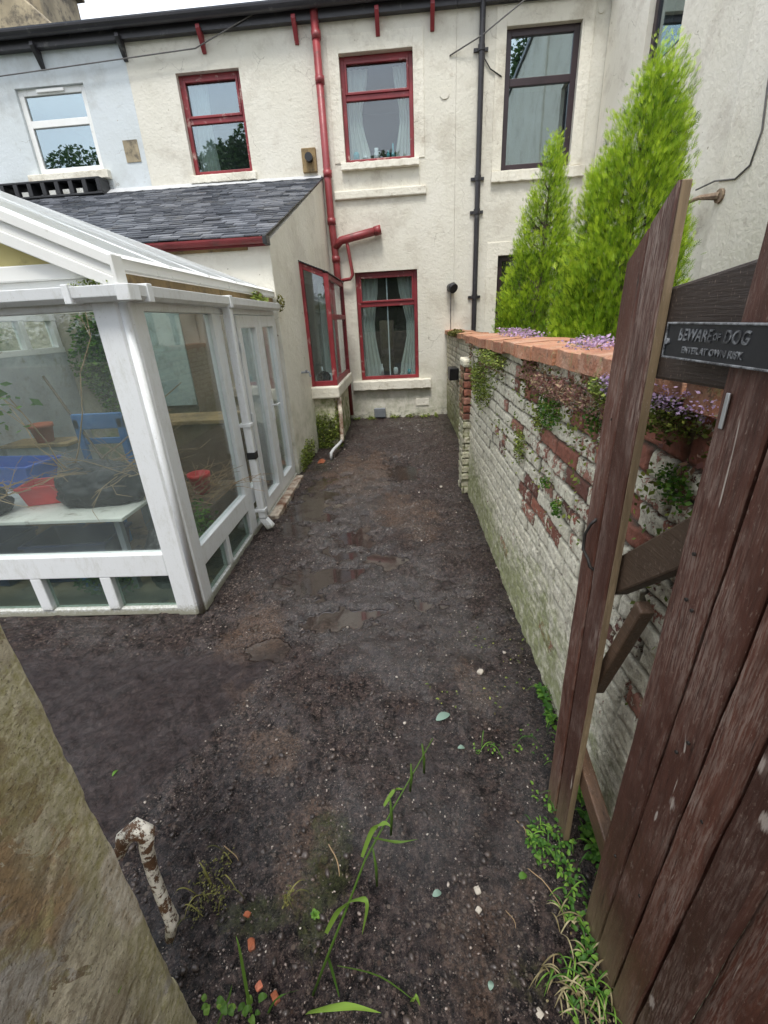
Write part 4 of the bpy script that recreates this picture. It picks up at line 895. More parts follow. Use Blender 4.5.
def g_near(u, z):
    return .30+.30*sst(1.0, .15, z+.5*(fbm(u*1.5, z*1.5, 0, 8, 3)-.5))*sst(.6, 2.6, u)+.22*sst(1.15, 1.5, z)*fbm(u*2, z*2, 0, 3, 2)*1.3
brickface('brickwork', (.665, -.6, 0), (0, 1, 0), (-1, 0, 0), 5.05, -.12, 1.555, .0065, .0065, 21, p_near, g_near, GW, rend=lambda u, z: sst(.95, .35, z+.5*(fbm(u*1.1, z*1.1, 0, 4, 3)-.5)))
brickface('brickwork', (.84, 4.70, 0), (0, 1, 0), (-1, 0, 0), 4.02, -.12, 1.49, .013, .013, 31, lambda u, z, a, b: .72+.1*(a-.5)-.15*(a < .12), lambda u, z: .46+.2*sst(.9, .0, z), GW, rend=lambda u, z: .45+0*z)
brickface('pier', (.595, 4.43, 0), (1, 0, 0), (0, -1, 0), .12, -.1, 1.31, .008, .008, 41, lambda u, z, a, b: np.where(z > .80, .30, .66), lambda u, z: np.where(z > .8, .22, .50), GW)
brickface('pier', (.595, 4.43, 0), (0, 1, 0), (-1, 0, 0), .30, -.1, 1.31, .01, .01, 43, lambda u, z, a, b: np.where(z > .80, .34, .62), lambda u, z: .5+0*z, GW)
mk('wall_core', M().box(.70, .97, -.62, 4.72, -.2, 1.53).box(.87, 1.10, 4.72, 8.8, -.2, 1.47), MAT['old_brick'], GW)
mk('pier_core', M().box(.61, .9, 4.445, 4.72, -.1, 1.30), MAT['bay_render'], GW)
mk('pier_cap', M().box(.585, .80, 4.41, 4.74, 1.30, 1.375), MAT['bay_render'], GW, bevel=.02)
rt = random.Random(5); y = -.55; tiles = []
while y < 4.55:
    L = .285+rt.uniform(-.02, .02); tiles.append((y, L, .615, 1.0, 1.613-.012*max(0, y-1.5))); y += L+.017
y = 4.62
while y < 8.6:
    L = .285+rt.uniform(-.015, .015); tiles.append((y, L, .80, 1.14, 1.535)); y += L+.01
for (y, L, a, b, zt) in tiles:
    m = M(); n = 5; j = rt.uniform(-.012, .012); tl = rt.uniform(-.008, .008); k = rt.uniform(-.006, .008)
    if y < 4.5 and b < 1.05: a += j
    for i in range(n+1):
        yy = y+L*i/n
        for (xx, zz) in ((a, zt-.064), (a+.001, zt-.002), (a+.004, zt), ((a+b)/2, zt+.008), (b-.02, zt), (b, zt-.055)):
            m.v.append((xx+rt.uniform(-.0025, .0025), yy+rt.uniform(-.002, .002), zz+k+tl*(i/n-.5)+rt.uniform(-.0015, .0015)))
    for i in range(n):
        for q in range(6): c0 = i*6+q; c1 = i*6+(q+1) % 6; m.f.append((c0, c1, c1+6, c0+6))
    m.f += [tuple(range(6)), tuple(n*6+q for q in range(5, -1, -1))]
    mk('coping_tile', m, MAT['coping'], GW, bevel=.003)
hp = mk('hopper', M().prism([(6.75, 1.06), (7.1, 1.06), (7.04, .88), (6.82, .88)], 'x', .70, .83), MAT['black_plastic'], bevel=.015); tag(hp, 'small black plastic hopper on the wall beyond the brick pier', 'hopper')

# ================================================================== GATE
GA = thing('wooden_gate', 'worn red brown board gate missing its middle boards, opened against the wall', 'gate', (.52, .38, 0))
def board(b0, b1, t0, t1, z0a, z0b, z1a, z1b, x=.52, th=.019, mat='gate_board', name='board', lab=None):
    """b0,b1: near/far edge at the bottom; t0,t1 at the top"""
    m = M(); n = 22
    for i in range(n+1):
        t = i/n; e = .0035
        za = z0a+(z1a-z0a)*t; zb = z0b+(z1b-z0b)*t; xx = x+.004*math.sin(t*PI+b0*9)
        w1 = .0014*math.sin(i*1.9+b0*30)+.0008*math.sin(i*4.3); w2 = .0014*math.sin(i*2.3+b1*20)
        y0 = b0+(t0-b0)*t+w1; y1 = b1+(t1-b1)*t+w2
        for (a, yy, zz) in ((xx-th/2+e, y0, za), (xx-th/2, y0+e, za), (xx-th/2, y1-e, zb), (xx-th/2+e, y1, zb), (xx+th/2, y1, zb), (xx+th/2, y0, za)): m.v.append((a, yy, zz))
    for i in range(n):
        for q in range(6): c0 = i*6+q; c1 = i*6+(q+1) % 6; m.f.append((c0, c1, c1+6, c0+6))
    m.f += [tuple(range(6)), tuple(n*6+q for q in range(5, -1, -1))]
    o = mk(name, m, MAT[mat], GA)
    if th < .03:     # rebated tongue, coloured near-black to paint the shade in the joint
        q = M().add([(x+th/2-.003, b1-.002, z0b+.02), (x+th/2-.003, b1+.012, z0b+.02), (x+th/2-.003, t1+.012, z1b-.04), (x+th/2-.003, t1-.002, z1b-.04), (x+th/2-.0005, b1-.002, z0b+.02), (x+th/2-.0005, b1+.012, z0b+.02), (x+th/2-.0005, t1+.012, z1b-.04), (x+th/2-.0005, t1-.002, z1b-.04)], [(0, 1, 2, 3), (7, 6, 5, 4), (1, 5, 6, 2)])
        if b1 not in (1.150, .775): mk('tongue', q, MAT['joint_shade'], o)
    if lab: o['label'] = lab
    return o
board(1.0725, 1.150, 1.0705, 1.150, .03, .02, 1.895, 1.84, lab='far board at the latch side, top cut at a slant')
board(.979, 1.0645, .979, 1.0625, .045, .035, 1.955, 1.90, lab='narrow board with pale sawn edge beside the gap')
for q in ((.6955, .775, .6195, .738, -.03, -.035), (.5965, .6885, .5325, .6125, .0, -.02), (.5115, .5895, .4475, .5255, .02, .0), (.424, .5045, .375, .4405, .03, .03)):
    board(*q, 2.03, 2.02)
board(.33, .430, .30, .385, -.02, -.02, 2.0, 2.0, x=.56, th=.05, lab='thick hinge stile behind the boards')
mk('board_edge', M().add([(.512, .9785, .05), (.529, .9785, .05), (.529, .9785, 1.955), (.512, .9785, 1.955), (.512, .9755, .05), (.529, .9755, .05), (.529, .9755, 1.953), (.512, .9755, 1.953)], [(0, 1, 2, 3), (7, 6, 5, 4), (0, 4, 5, 1), (1, 5, 6, 2), (2, 6, 7, 3), (3, 7, 4, 0)]), MAT['gate_edge'], GA)
mk('rail', M().prism([(1.135, 1.605), (.31, 1.63), (.31, 1.86), (1.135, 1.765)], 'x', .531, .575), MAT['gate_rail'], GA, bevel=.006)['label'] = 'dark weathered top rail behind the sign'
mk('brace', M().bar((.556, 1.03, 1.085), (.556, .36, 1.73), .085, .040, (1, 0, 0)), MAT['pale_rail'], GA, bevel=.005)
mk('brace', M().bar((.556, 1.03, .70), (.556, .885, 1.10), .036, .034, (1, 0, 0)), MAT['pale_rail'], GA, bevel=.005)['label'] = 'short snapped end of a lower brace'
mk('rail', M().bar((.553, 1.12, .40), (.553, .33, .20), .075, .038, (1, 0, 0)), MAT['pale_rail'], GA, bevel=.005)['label'] = 'pale sagging bottom rail'
ppts = [at_x(597, 519, .508), at_x(591, 524, .495), at_x(585, 534, .49), at_x(583, 549, .49), at_x(588, 559, .495), at_x(590, 567, .50), at_x(594, 570, .508)]
mk('pull_handle', M().tube(ppts, .0042, 8), MAT['iron'], GA, smooth=True)
mk('keyhole_plate', M().bar(at_x(729, 393, .509), at_x(720, 429, .509), .009, .003, (1, 0, 0)), MAT['aluminium'], GA, bevel=.0014)
for (yy, zz) in [(.71, 1.34), (.70, 1.25), (.68, 1.24), (1.02, .9), (1.10, .9), (.62, .95), (.60, 1.0), (.52, .9), (.71, .45), (.6, .5), (1.02, 1.5), (1.1, 1.5)]: mk('nail_head', M().tube([(.5085, yy, zz), (.512, yy, zz)], .0035, 8), MAT['iron'], GA)
# sign
SG = thing('warning_sign', 'black cast metal warning plaque across the top of the wooden gate', 'sign', (.495, .75, 1.66))
m = M().box(.492, .507, .598, .897, 1.6605, 1.7215)
mk('plate', m, MAT['black_plastic'], SG, bevel=.003)
m = M().box(.489, .4925, .598, .897, 1.6605, 1.664).box(.489, .4925, .598, .897, 1.718, 1.7215).box(.489, .4925, .598, .601, 1.664, 1.718).box(.489, .4925, .894, .897, 1.664, 1.718)
for yy in (.888, .607):
    m.tube([(.488, yy, 1.689), (.493, yy, 1.689)], .0055, 12)
t = T('sign_relief'); MAT['sign_relief'] = t.done(t.bsdf(t.mix(t.ramp(t.noise(70, 5, .7), [(.4, 0), (.65, 1)]), (.05, .05, .052), (.30, .31, .32)), .4, t.bump(t.noise(120, 4), .4, .002)))
mk('rim', m, MAT['sign_relief'], SG, bevel=.001)
dg = bpy.context.evaluated_depsgraph_get()
def text(name, s, size, yc, zc, x, parent, mat, sx=1.0, skew=0):
    cu = bpy.data.curves.new(name, 'FONT'); cu.body = s; cu.size = size; cu.extrude = .0012; cu.align_x = 'CENTER'; cu.align_y = 'CENTER'; cu.offset = .0004; cu.space_character = 1.08; cu.shear = skew
    o = bpy.data.objects.new(name+'_tmp', cu); col.objects.link(o); bpy.context.view_layer.update()
    me = bpy.data.meshes.new_from_object(o.evaluated_get(bpy.context.evaluated_depsgraph_get())); bpy.data.objects.remove(o)
    me.transform(Matrix.Translation((x, yc, zc)) @ Matrix(((0, 0, -1, 0), (-1, 0, 0, 0), (0, 1, 0, 0), (0, 0, 0, 1))) @ Matrix.Diagonal((sx, 1, 1, 1)))
    me.materials.clear(); me.materials.append(MAT[mat]); q = bpy.data.objects.new(name, me); col.objects.link(q); par(q, parent); return q
text('lettering', 'BEWARE', .027, .812, 1.7005, .4915, SG, 'sign_relief', .82, .15)
text('lettering', 'OF', .014, .755, 1.700, .4915, SG, 'sign_relief', .9)
text('lettering', 'DOG', .027, .712, 1.7005, .4915, SG, 'sign_relief', .85, .15)
text('lettering', 'ENTER AT OWN RISK', .0145, .765, 1.6765, .4915, SG, 'sign_relief', 1.0)

t = T('hook_paint'); n1 = t.noise(42, 6, .7); n2 = t.noise(160, 5, .7)
b = t.mix(t.ramp(t.math('ADD', n1, t.math('MULTIPLY', t.math('SUBTRACT', n2, .5), .3)), [(.50, 0), (.515, 1)]), (.84, .79, .68), t.mix(n2, (.03, .018, .012), (.22, .11, .05)))
MAT['hook_paint'] = t.done(t.bsdf(b, .55, t.bump(t.math('SUBTRACT', n2, t.ramp(n1, [(.49, 0), (.51, 1)])), .8, .003)))
# ================================================================== STONE GATE POST + HOOK
nY, nZ = 200, 340
Yg, Zg = np.meshgrid(np.linspace(-.5, .56, nY), np.linspace(-.1, 1.75, nZ), indexing='ij')
edgeY = .535+.006*(fbm(Zg*7, 0, 0, 51, 5)-.5)*2-.004*sst(.55, .7, fbm(Zg*14, 3, 0, 52, 2))
prof_ = np.clip((Yg-(edgeY-.03))/.03, 0, 1.0)
Xg = -.612+.006*(fbm(Yg*14, Zg*14, 0, 61, 5)-.5)+.003*(fbm(Yg*2, Zg*2, 0, 62, 2)-.5)-.022*prof_**2.6
# spalled shell: two shallow levels with a ragged step
shell = sst(.48, .51, fbm(Yg*4.5, Zg*2.6, 0, 63, 4)); Xg = Xg+.004*shell
ov = Yg > edgeY; Xg = np.where(ov, -.645-(Yg-edgeY)*14, Xg); Yf = np.where(ov, edgeY+.004*(fbm(Zg*20, Xg*20, 0, 64, 3)-.5), Yg)
V = np.stack([Xg, Yf, Zg], -1).reshape(-1, 3)
lime = (sst(.085, .065, np.hypot((Yg-.515)*1.3, (Zg-.70)*.6)+.03*(fbm(Yg*25, Zg*25, 0, 66, 3)-.5))).ravel()
edg = (sst(.38, .49, Yg+.12*(fbm(Yg*6, Zg*6, 0, 67, 3)-.5))).ravel()
ps = grid_np('gate_post', V, nY, nZ, MAT['post_stone'], None, {'lime': lime, 'edge': edg}, extra=M().box(-1.05, -.66, -.5, .50, -.1, 1.75))
tag(ps, 'weathered yellowish stone gate post in the near left corner', 'gate post')
HK = [at_y(120, 852, .57), at_y(124, 838, .58), at_y(136, 829, .59), at_y(146, 833, .59), at_y(147, 850, .585), at_y(153, 874, .58), at_y(163, 900, .575), at_y(172, 920, .57), at_y(170, 938, .565)]
hk = mk('gate_hook', M().tube([HK[0]+Vector((-.03, -.02, 0))]+HK, [.011, .014, .018, .022, .019, .0145, .013, .0135, .0155, .012], 12), MAT['hook_paint'], smooth=True)
tag(hk, 'bent rusty hook with flaking white paint on the stone post', 'hook')

# ================================================================== GROUND
def blob(x, y, cx, cy, rx, ry, s, k=.9):
    d = np.hypot((x-cx)/rx, (y-cy)/ry)+k*(fbm(x*7, y*7, 0, s, 5)-.5)*2
    return sst(1.3, .4, d)
def pudmask(x, y):
    reg = np.maximum.reduce([blob(x, y, -.95, 4.45, .35, .9, 71), blob(x, y, -.45, 3.5, .28, .45, 72), blob(x, y, -.72, 2.85, .35, .25, 73), blob(x, y, -.05, 5.4, .3, .6, 74)*.9, blob(x, y, -.15, 3.1, .22, .2, 75), blob(x, y, -.5, 2.35, .25, .14, 76), blob(x, y, .05, 2.5, .2, .12, 79)*.8, blob(x, y, -.86, 2.05, .16, .1, 78)*.8])
    return np.clip(reg, 0, 1)
PL = -.020
def basin(x, y):
    return .041*pudmask(x, y)
def height(x, y):
    h = .060*(fbm(x*.9, y*.9, 0, 81, 3)-.5)+.034*(fbm(x*4, y*4, 0, 82, 4)-.5)+.040*(fbm(x*15, y*15, 0, 83, 5)-.5)+.012*(fbm(x*48, y*48, 0, 89, 3)-.5)
    rid = 1-np.abs(fbm(x*9, y*9, 0, 84, 4)-.5)*4; h = h+.010*np.clip(rid, 0, 1)
    sm = smear(x, y); h = h*(1-.6*sm)+.02*(fbm((x+y)*2.0, (x-y)*14, 0, 85, 3)-.5)*sm
    h = h+.014*sst(.45, .62, x)+.025*sst(.25, .0, np.abs(x+.62+(y-.6)*-.35)-.02)*sst(2.2, 1.6, y)*0
    h = h+.02*sst(-.85, -.8, x-(y-1.2)*.25)*sst(2.3, 1.9, y)
    return np.maximum(h-basin(x, y), PL)
def smear(x, y):
    e = (x+1.02)-.42*(y-1.35)+.10*(fbm(x*5, y*5, 0, 87, 4)-.5)
    return np.maximum(sst(.05, -.05, e)*sst(2.15, 1.9, y)*(.75+.25*fbm(x*6, y*6, 0, 90, 3)), .6*blob(x, y, .05, 1.35, .16, .22, 88))
xs = np.concatenate([np.linspace(-4.6, -1.95, 70, endpoint=False), np.linspace(-1.95, .72, 440, endpoint=False), np.linspace(.72, 1.3, 14)])
tt = np.linspace(0, 1, 760); ys = .05+8.75*(tt*.42+.58*tt**2.3)
Xg, Yg = np.meshgrid(xs, ys, indexing='ij'); Hh = height(Xg, Yg)
tan = np.maximum.reduce([blob(Xg, Yg, -.55, 5.3, .55, 1.0, 91), .9*blob(Xg, Yg, -.15, 4.1, .3, .6, 92), blob(Xg, Yg, -.62, 1.35, .16, .13, 93), blob(Xg, Yg, -.38, .93, .12, .16, 94), .9*blob(Xg, Yg, -.95, 2.2, .2, .5, 95), .8*blob(Xg, Yg, .28, 1.75, .14, .3, 96), .7*blob(Xg, Yg, .1, 3.8, .3, .5, 97), .8*blob(Xg, Yg, .22, .75, .16, .2, 98)])
mos = np.maximum.reduce([blob(Xg, Yg, -.30, .92, .10, .22, 105), blob(Xg, Yg, -.50, .78, .17, .13, 101), blob(Xg, Yg, -.33, .80, .06, .2, 102), .8*blob(Xg, Yg, .3, .62, .1, .12, 103), .8*blob(Xg, Yg, -1.12, 5.6, .2, .5, 104), .6*sst(.5, .6, Xg)+0*Yg])
gm_ = grid_np('ground', np.stack([Xg, Yg, Hh], -1).reshape(-1, 3), len(xs), len(ys), MAT['mud'], None, {'pud': (sst(.0004, -.0002, Hh-PL)).ravel(), 'tan': (.22+.36*tan*(.5+fbm(Xg*9, Yg*9, 0, 99, 4))).ravel(), 'moss': (.20+.34*mos).ravel(), 'smear': smear(Xg, Yg).ravel(), 'wet': np.maximum.reduce([blob(Xg, Yg, -.35, 2.7, .55, .8, 121), blob(Xg, Yg, -.6, 4.3, .5, 1.1, 122), .8*blob(Xg, Yg, .15, 2.1, .4, .7, 123), .7*blob(Xg, Yg, .05, 1.0, .35, .3, 124)]).ravel()}, flip=False)
kind(gm_, 'structure', 'wet dark muddy yard ground with puddles and grit')
# normals up
if gm_.data.polygons[0].normal.z < 0:
    gm_.data.flip_normals()
g2 = mk('terrain', M().add([(-600, -600, -.09), (600, -600, -.09), (600, 600, -.09), (-600, 600, -.09)], [(0, 1, 2, 3)]), MAT['field']); kind(g2, 'structure')
g3 = mk('path', M().box(-6, 6, -3.2, .2, -.085, -.03), MAT['tarmac']); kind(g3, 'structure')
g4 = mk('yard', M().box(1.05, 3.1, .2, 8.8, -.085, -.02), MAT['tarmac']); kind(g4, 'structure')
# grit
def icos():
    bm = bmesh.new(); bmesh.ops.create_icosphere(bm, subdivisions=1, radius=1); v = np.array([x.co for x in bm.verts]); f_ = np.array([[q.index for q in p.verts] for p in bm.faces]); bm.free(); return v, f_
iv, if_ = icos()
def pebbles(name, x, y, s, c, mat, sink=.3):
    n = len(x); g = np.random.default_rng(5)
    v = iv[None]*(1+.35*(g.random((n, 12, 1))-.5)*1.4)*s[:, None, None]*np.stack([.7+.7*g.random(n), .6+.5*g.random(n), .35+.4*g.random(n)], 1)[:, None]
    a = g.random(n)*2*PI; ca, sa = np.cos(a)[:, None], np.sin(a)[:, None]
    X = v[..., 0]*ca-v[..., 1]*sa+x[:, None]; Y = v[..., 0]*sa+v[..., 1]*ca+y[:, None]; Z = v[..., 2]+(height(x, y)+s*sink)[:, None]
    V = np.stack([X, Y, Z], -1).reshape(-1, 3); F = (if_[None]+12*np.arange(n)[:, None, None]).reshape(-1, 3)
    me = bpy.data.meshes.new(name); me.vertices.add(len(V)); me.vertices.foreach_set('co', V.ravel().astype(np.float32))
    me.loops.add(F.size); me.loops.foreach_set('vertex_index', F.ravel().astype(np.int32)); me.polygons.add(len(F)); me.polygons.foreach_set('loop_start', np.arange(0, F.size, 3, dtype=np.int32))
    me.update(calc_edges=True); at = me.attributes.new('rnd', 'FLOAT', 'POINT'); at.data.foreach_set('value', np.repeat(c, 12).astype(np.float32)); me.materials.append(MAT[mat])
    o = bpy.data.objects.new(name, me); col.objects.link(o); return o
n = 26000; gx = rng.uniform(-1.9, .66, n); gy = .35+7.9*rng.random(n)**1.9
keep = (rng.random(n) < .25+.75*fbm(gx*3.5, gy*3.5, 0, 111, 3)**1.5*2)*(smear(gx, gy) < .5)*(height(gx, gy) > PL+.002)*~((gx < -1.28)*(gy > 2.3)); gx, gy = gx[keep], gy[keep]
gs = .0013+.0028*rng.random(len(gx))**3+.004*(rng.random(len(gx)) < .02)
gr = pebbles('gravel', gx, gy, gs*(1+.18*gy), np.clip(rng.random(len(gx))**1.6, 0, 1), 'grit'); kind(gr, 'stuff', 'fine grit and small stones scattered over the mud')
# strip of gravel along the conservatory base
n = 800; gy = rng.uniform(2.2, 5.2, n); gx = -1.34+.16*rng.random(n)**1.7; gr = pebbles('gravel', gx, gy, .004+.006*rng.random(n)**2, .05+.6*rng.random(n), 'grit'); kind(gr, 'stuff', 'pale gravel strip along the foot of the conservatory')
# clods of mud
n = 2600; gx = rng.uniform(-1.3, .62, n); gy = .4+6.5*rng.random(n)**1.5; k_ = (smear(gx, gy) < .4)*(height(gx, gy) > PL+.002)*~((gx < -1.28)*(gy > 2.3)); gx, gy = gx[k_], gy[k_]
gr = pebbles('dirt', gx, gy, .004+.011*rng.random(len(gx))**3, rng.random(len(gx))*.18, 'grit', .1); kind(gr, 'stuff', 'crumbled clods of dark soil')
def chunk(nm, lab, cat, px, py, s, mat, seed, flatz=.5):
    p = at_z(px, py); bm = bmesh.new(); bmesh.ops.create_icosphere(bm, subdivisions=3, radius=1); rr2 = random.Random(seed)
    P = np.array([v.co for v in bm.verts]); nn = fbm(P[:, 0]*1.5+seed, P[:, 1]*1.5, P[:, 2]*1.5, seed, 4)-.5
    for v, a in zip(bm.verts, nn): q = v.co*(1+.9*a); v.co = Vector((max(min(q.x, .8), -.8)*s[0], max(min(q.y, .75), -.8)*s[1], q.z*s[1]*flatz))
    me = bpy.data.meshes.new(nm); bm.to_mesh(me); bm.free(); me.materials.append(MAT[mat])
    o = bpy.data.objects.new(nm, me); col.objects.link(o); o.location = (p.x, p.y, float(height(p.x, p.y))+s[1]*flatz*.4); o.rotation_euler = (0, 0, rr2.uniform(0, 3)); return tag(o, lab, cat)
chunk('brick_fragment', 'bright orange brick chip, the uppermost smooth one of the four', 'brick chip', 253, 949, (.013, .02), 'brick_chip', 1)
chunk('brick_fragment', 'small jagged orange chip above the smooth orange one', 'brick chip', 249, 920, (.013, .010), 'brick_chip', 2)
chunk('brick_fragment', 'dull pink brick chip left of the lowest orange chip', 'brick chip', 261, 993, (.012, .012), 'terracotta_pot', 3)
chunk('brick_fragment', 'lowest orange brick chip near the long green blade', 'brick chip', 277, 1003, (.011, .018), 'brick_chip', 4)
chunk('stone', 'pale stone with two lobes on the mud near the gate', 'stone', 477, 897, (.014, .012), 'pale_stone_chip', 5)
chunk('stone', 'pale pebble just below the larger pale stone near the gate', 'stone', 478, 917, (.010, .011), 'pale_stone_chip', 6)
chunk('stone', 'cream stone lying near the whitewashed wall foot', 'stone', 480, 677, (.022, .018), 'pale_stone_chip', 7)
chunk('stone', 'flat pale stone at the bottom edge by the gate', 'stone', 538, 1018, (.013, .013), 'pale_stone_chip', 8)
chunk('stone', 'white round pebble on the path before the pier', 'stone', 441, 486, (.02, .02), 'pale_stone_chip', 9)
chunk('brick_fragment', 'red brick rubble beside the grey drain hose', 'brick chip', 322, 463, (.10, .06), 'brick_chip', 12)
def groundleaf(nm, lab, px, py, L, wd, mat, ang, seed):
    p = at_z(px, py); m = M(); n = 8; d = Vector((math.cos(ang), math.sin(ang), 0)); z = float(height(p.x, p.y))+.004
    pts = [(p.x+d.x*L*(i/n-.5), p.y+d.y*L*(i/n-.5), z+.006*math.sin(i/n*PI)) for i in range(n+1)]
    m.ribbon(pts, [wd*max(.05, math.sin((i+.3)/(n+.6)*PI))**.8 for i in range(n+1)], fold=.12)
    me = mk(nm, m, MAT[mat], smooth=True, fix=False); at = me.data.attributes.new('rnd', 'FLOAT', 'POINT'); at.data.foreach_set('value', [.4+.1*(seed % 5)]*len(m.v)); return tag(me, lab, 'leaf')
simple('grey_leaf', (.16, .24, .19), .5, .3, .3)
groundleaf('fallen_leaf', 'large grey green leaf fallen flat on the mud in mid yard', 443, 722, .075, .042, 'grey_leaf', .5, 1)
groundleaf('fallen_leaf', 'small grey green leaf left of the low weeds by the gate', 461, 754, .03, .02, 'grey_leaf', 0, 2)
groundleaf('fallen_leaf', 'yellow green leaf between the gate foot and the mud', 537, 864, .025, .018, 'weed', 1.6, 3)
groundleaf('fallen_leaf', 'pale grey green leaf near the centre bottom of the yard', 490, 993, .02, .016, 'grey_leaf', 1.2, 4)
groundleaf('fallen_leaf', 'blue grey leaf scrap pressed in mud near the pale stones', 437, 903, .03, .02, 'grey_leaf', .3, 5)
groundleaf('fallen_leaf', 'light green leaf at the foot of the weeds by the gate', 522, 882, .03, .022, 'weed', .3, 6)
groundleaf('fallen_leaf', 'tiny green leaf alone on the smooth mud at left', 115, 773, .03, .014, 'weed', 1.3, 7)
def twig(lab, px, py, qx, qy, r=.002, bend=.01):
    a, b = at_z(px, py), at_z(qx, qy); pts = []
    for i in range(7):
        t_ = i/6; p = a.lerp(b, t_); off = bend*math.sin(t_*PI); pts.append((p.x+off, p.y, float(height(p.x, p.y))+.005))
    tag(mk('twig', M().tube(pts, [r, r*1.1, r, r, r*.9, r*.7, r*.4], 6), MAT['dead_stem'], smooth=True), lab, 'twig')
twig('curved pale twig in the centre of the near mud', 330, 853, 341, 886); twig('short pale twig lower left of the tan patch', 226, 852, 240, 866)
twig('straight pale twig near the gate weeds', 516, 826, 525, 845); twig('long dark twig running towards the gate foot', 527, 875, 562, 915, .0018)
twig('thin twig lying across the grass by the gate post side', 553, 960, 560, 990, .0015, -.01); twig('fine twig lower down by the fallen pale leaf', 505, 915, 515, 934, .0013)

# ================================================================== PLANTS
def ribbon_obj(nm, lab, cat, ribs, mat, stems=(), stem_mat=None, tagit=True):
    m = M(); vals = []
    for pts, w_, v_, side in ribs:
        n = len(pts); k = 4*(n-1)+1; P = []
        for i in range(k):          # Catmull-Rom
            u_ = i/4; j = min(int(u_), n-2); s_ = u_-j; p0, p1, p2, p3 = pts[max(j-1, 0)], pts[j], pts[j+1], pts[min(j+2, n-1)]
            P.append(.5*((2*p1)+(p2-p0)*s_+(2*p0-5*p1+4*p2-p3)*s_*s_+(3*p1-p0-3*p2+p3)*s_**3))
        ws = [w_*(.35+.65*math.sin(min(1, (i/(k-1))*1.6+.15)*PI/2))*(1-(i/(k-1))**2.5)+.0006 for i in range(k)]
        b0 = len(m.v); m.ribbon(P, ws, side, .18); vals += [v_]*(len(m.v)-b0)
    for pts, r in stems:
        b0 = len(m.v); m.tube(pts, r, 6); vals += [.45]*(len(m.v)-b0)
    o = mk(nm, m, MAT[mat], smooth=True, fix=False); at = o.data.attributes.new('rnd', 'FLOAT', 'POINT'); at.data.foreach_set('value', vals)
    if tagit: tag(o, lab, cat)
    return o
ST = [(308, 1008, .575), (330, 950, .60), (350, 900, .65), (365, 860, .69), (395, 805, .77), (415, 770, .84), (433, 738, .90)]
stem = [at_y(*p) for p in ST]
def Lf(L, w_, v_): return ([at_y(*p) for p in L], w_, v_, (.8, .1, .5))
ribs = [Lf([(326, 933, .61), (340, 908, .63), (358, 898, .62), (367, 905, .60), (362, 935, .58)], .017, .7),
        Lf([(362, 857, .69), (373, 829, .72), (384, 823, .72), (391, 827, .71)], .014, .7),
        Lf([(384, 806, .76), (394, 791, .78), (403, 789, .78)], .011, .7),
        Lf([(297, 1021, .56), (311, 1010, .55), (344, 1006, .53), (381, 1013, .51)], .024, .95),
        Lf([(337, 966, .60), (380, 977, .60), (417, 1003, .57)], .007, .45),
        Lf([(328, 957, .61), (333, 975, .60), (341, 1004, .57)], .009, .2),
        Lf([(373, 838, .70), (395, 842, .70), (418, 839, .68)], .008, .55),
        Lf([(411, 1003, .57), (415, 996, .57), (420, 1006, .56)], .014, .8)]
stems = [(stem, [.0038, .0036, .0032, .0028, .0022, .0018, .0012])]
for a, b in (((390, 798, .76), (391, 835, .75)), ((411, 764, .83), (410, 791, .82)), ((422, 744, .88), (424, 773, .87)), ((373, 849, .70), (377, 886, .68))):
    A_, B_ = at_y(*a), at_y(*b); stems.append(([A_, A_.lerp(B_, .5)+Vector((.003, 0, 0)), B_], [.002, .0042, .003]))
ribbon_obj('grass_plant', 'tall leaning green grass stem with arching leaves in the foreground', 'grass', ribs, 'blade', stems)
ribs = [Lf([(255, 1030, .54), (247, 990, .56), (240, 950, .58), (236, 936, .60)], .010, .5), Lf([(262, 1030, .54), (275, 1000, .55), (300, 990, .56)], .006, .3), Lf([(215, 1030, .5), (228, 1000, .52), (232, 985, .53)], .006, .4), Lf([(104, 1024, .4), (112, 1005, .40), (122, 985, .41)], .006, .7)]
for k in range(26):
    px, py = random.uniform(200, 262), random.uniform(1000, 1026); p = at_y(px, py, random.uniform(.50, .58)); a = random.uniform(0, 2*PI); L = random.uniform(.012, .022)
    q = [p, p+Vector((math.cos(a)*L*.5, math.sin(a)*L*.5, .006)), p+Vector((math.cos(a)*L, math.sin(a)*L, .0))]; ribs.append((q, L*.9, random.uniform(.2, .7), None))
ribbon_obj('grass_tuft', 'round leaved weed with one upright blade at the bottom edge', 'weed', ribs, 'blade')
p = at_z(317, 924); ribs = []
for k in range(7):
    a = k*.9+.3; L = random.uniform(.012, .022); q0 = Vector((p.x, p.y, float(height(p.x, p.y))+.01)); ribs.append(([q0, q0+Vector((math.cos(a)*L*.5, math.sin(a)*L*.5, .012)), q0+Vector((math.cos(a)*L, math.sin(a)*L, .008))], .014, random.uniform(.4, .9), None))
ribbon_obj('clover', 'tiny bright green seedling left of the grass stem', 'seedling', ribs, 'weed')
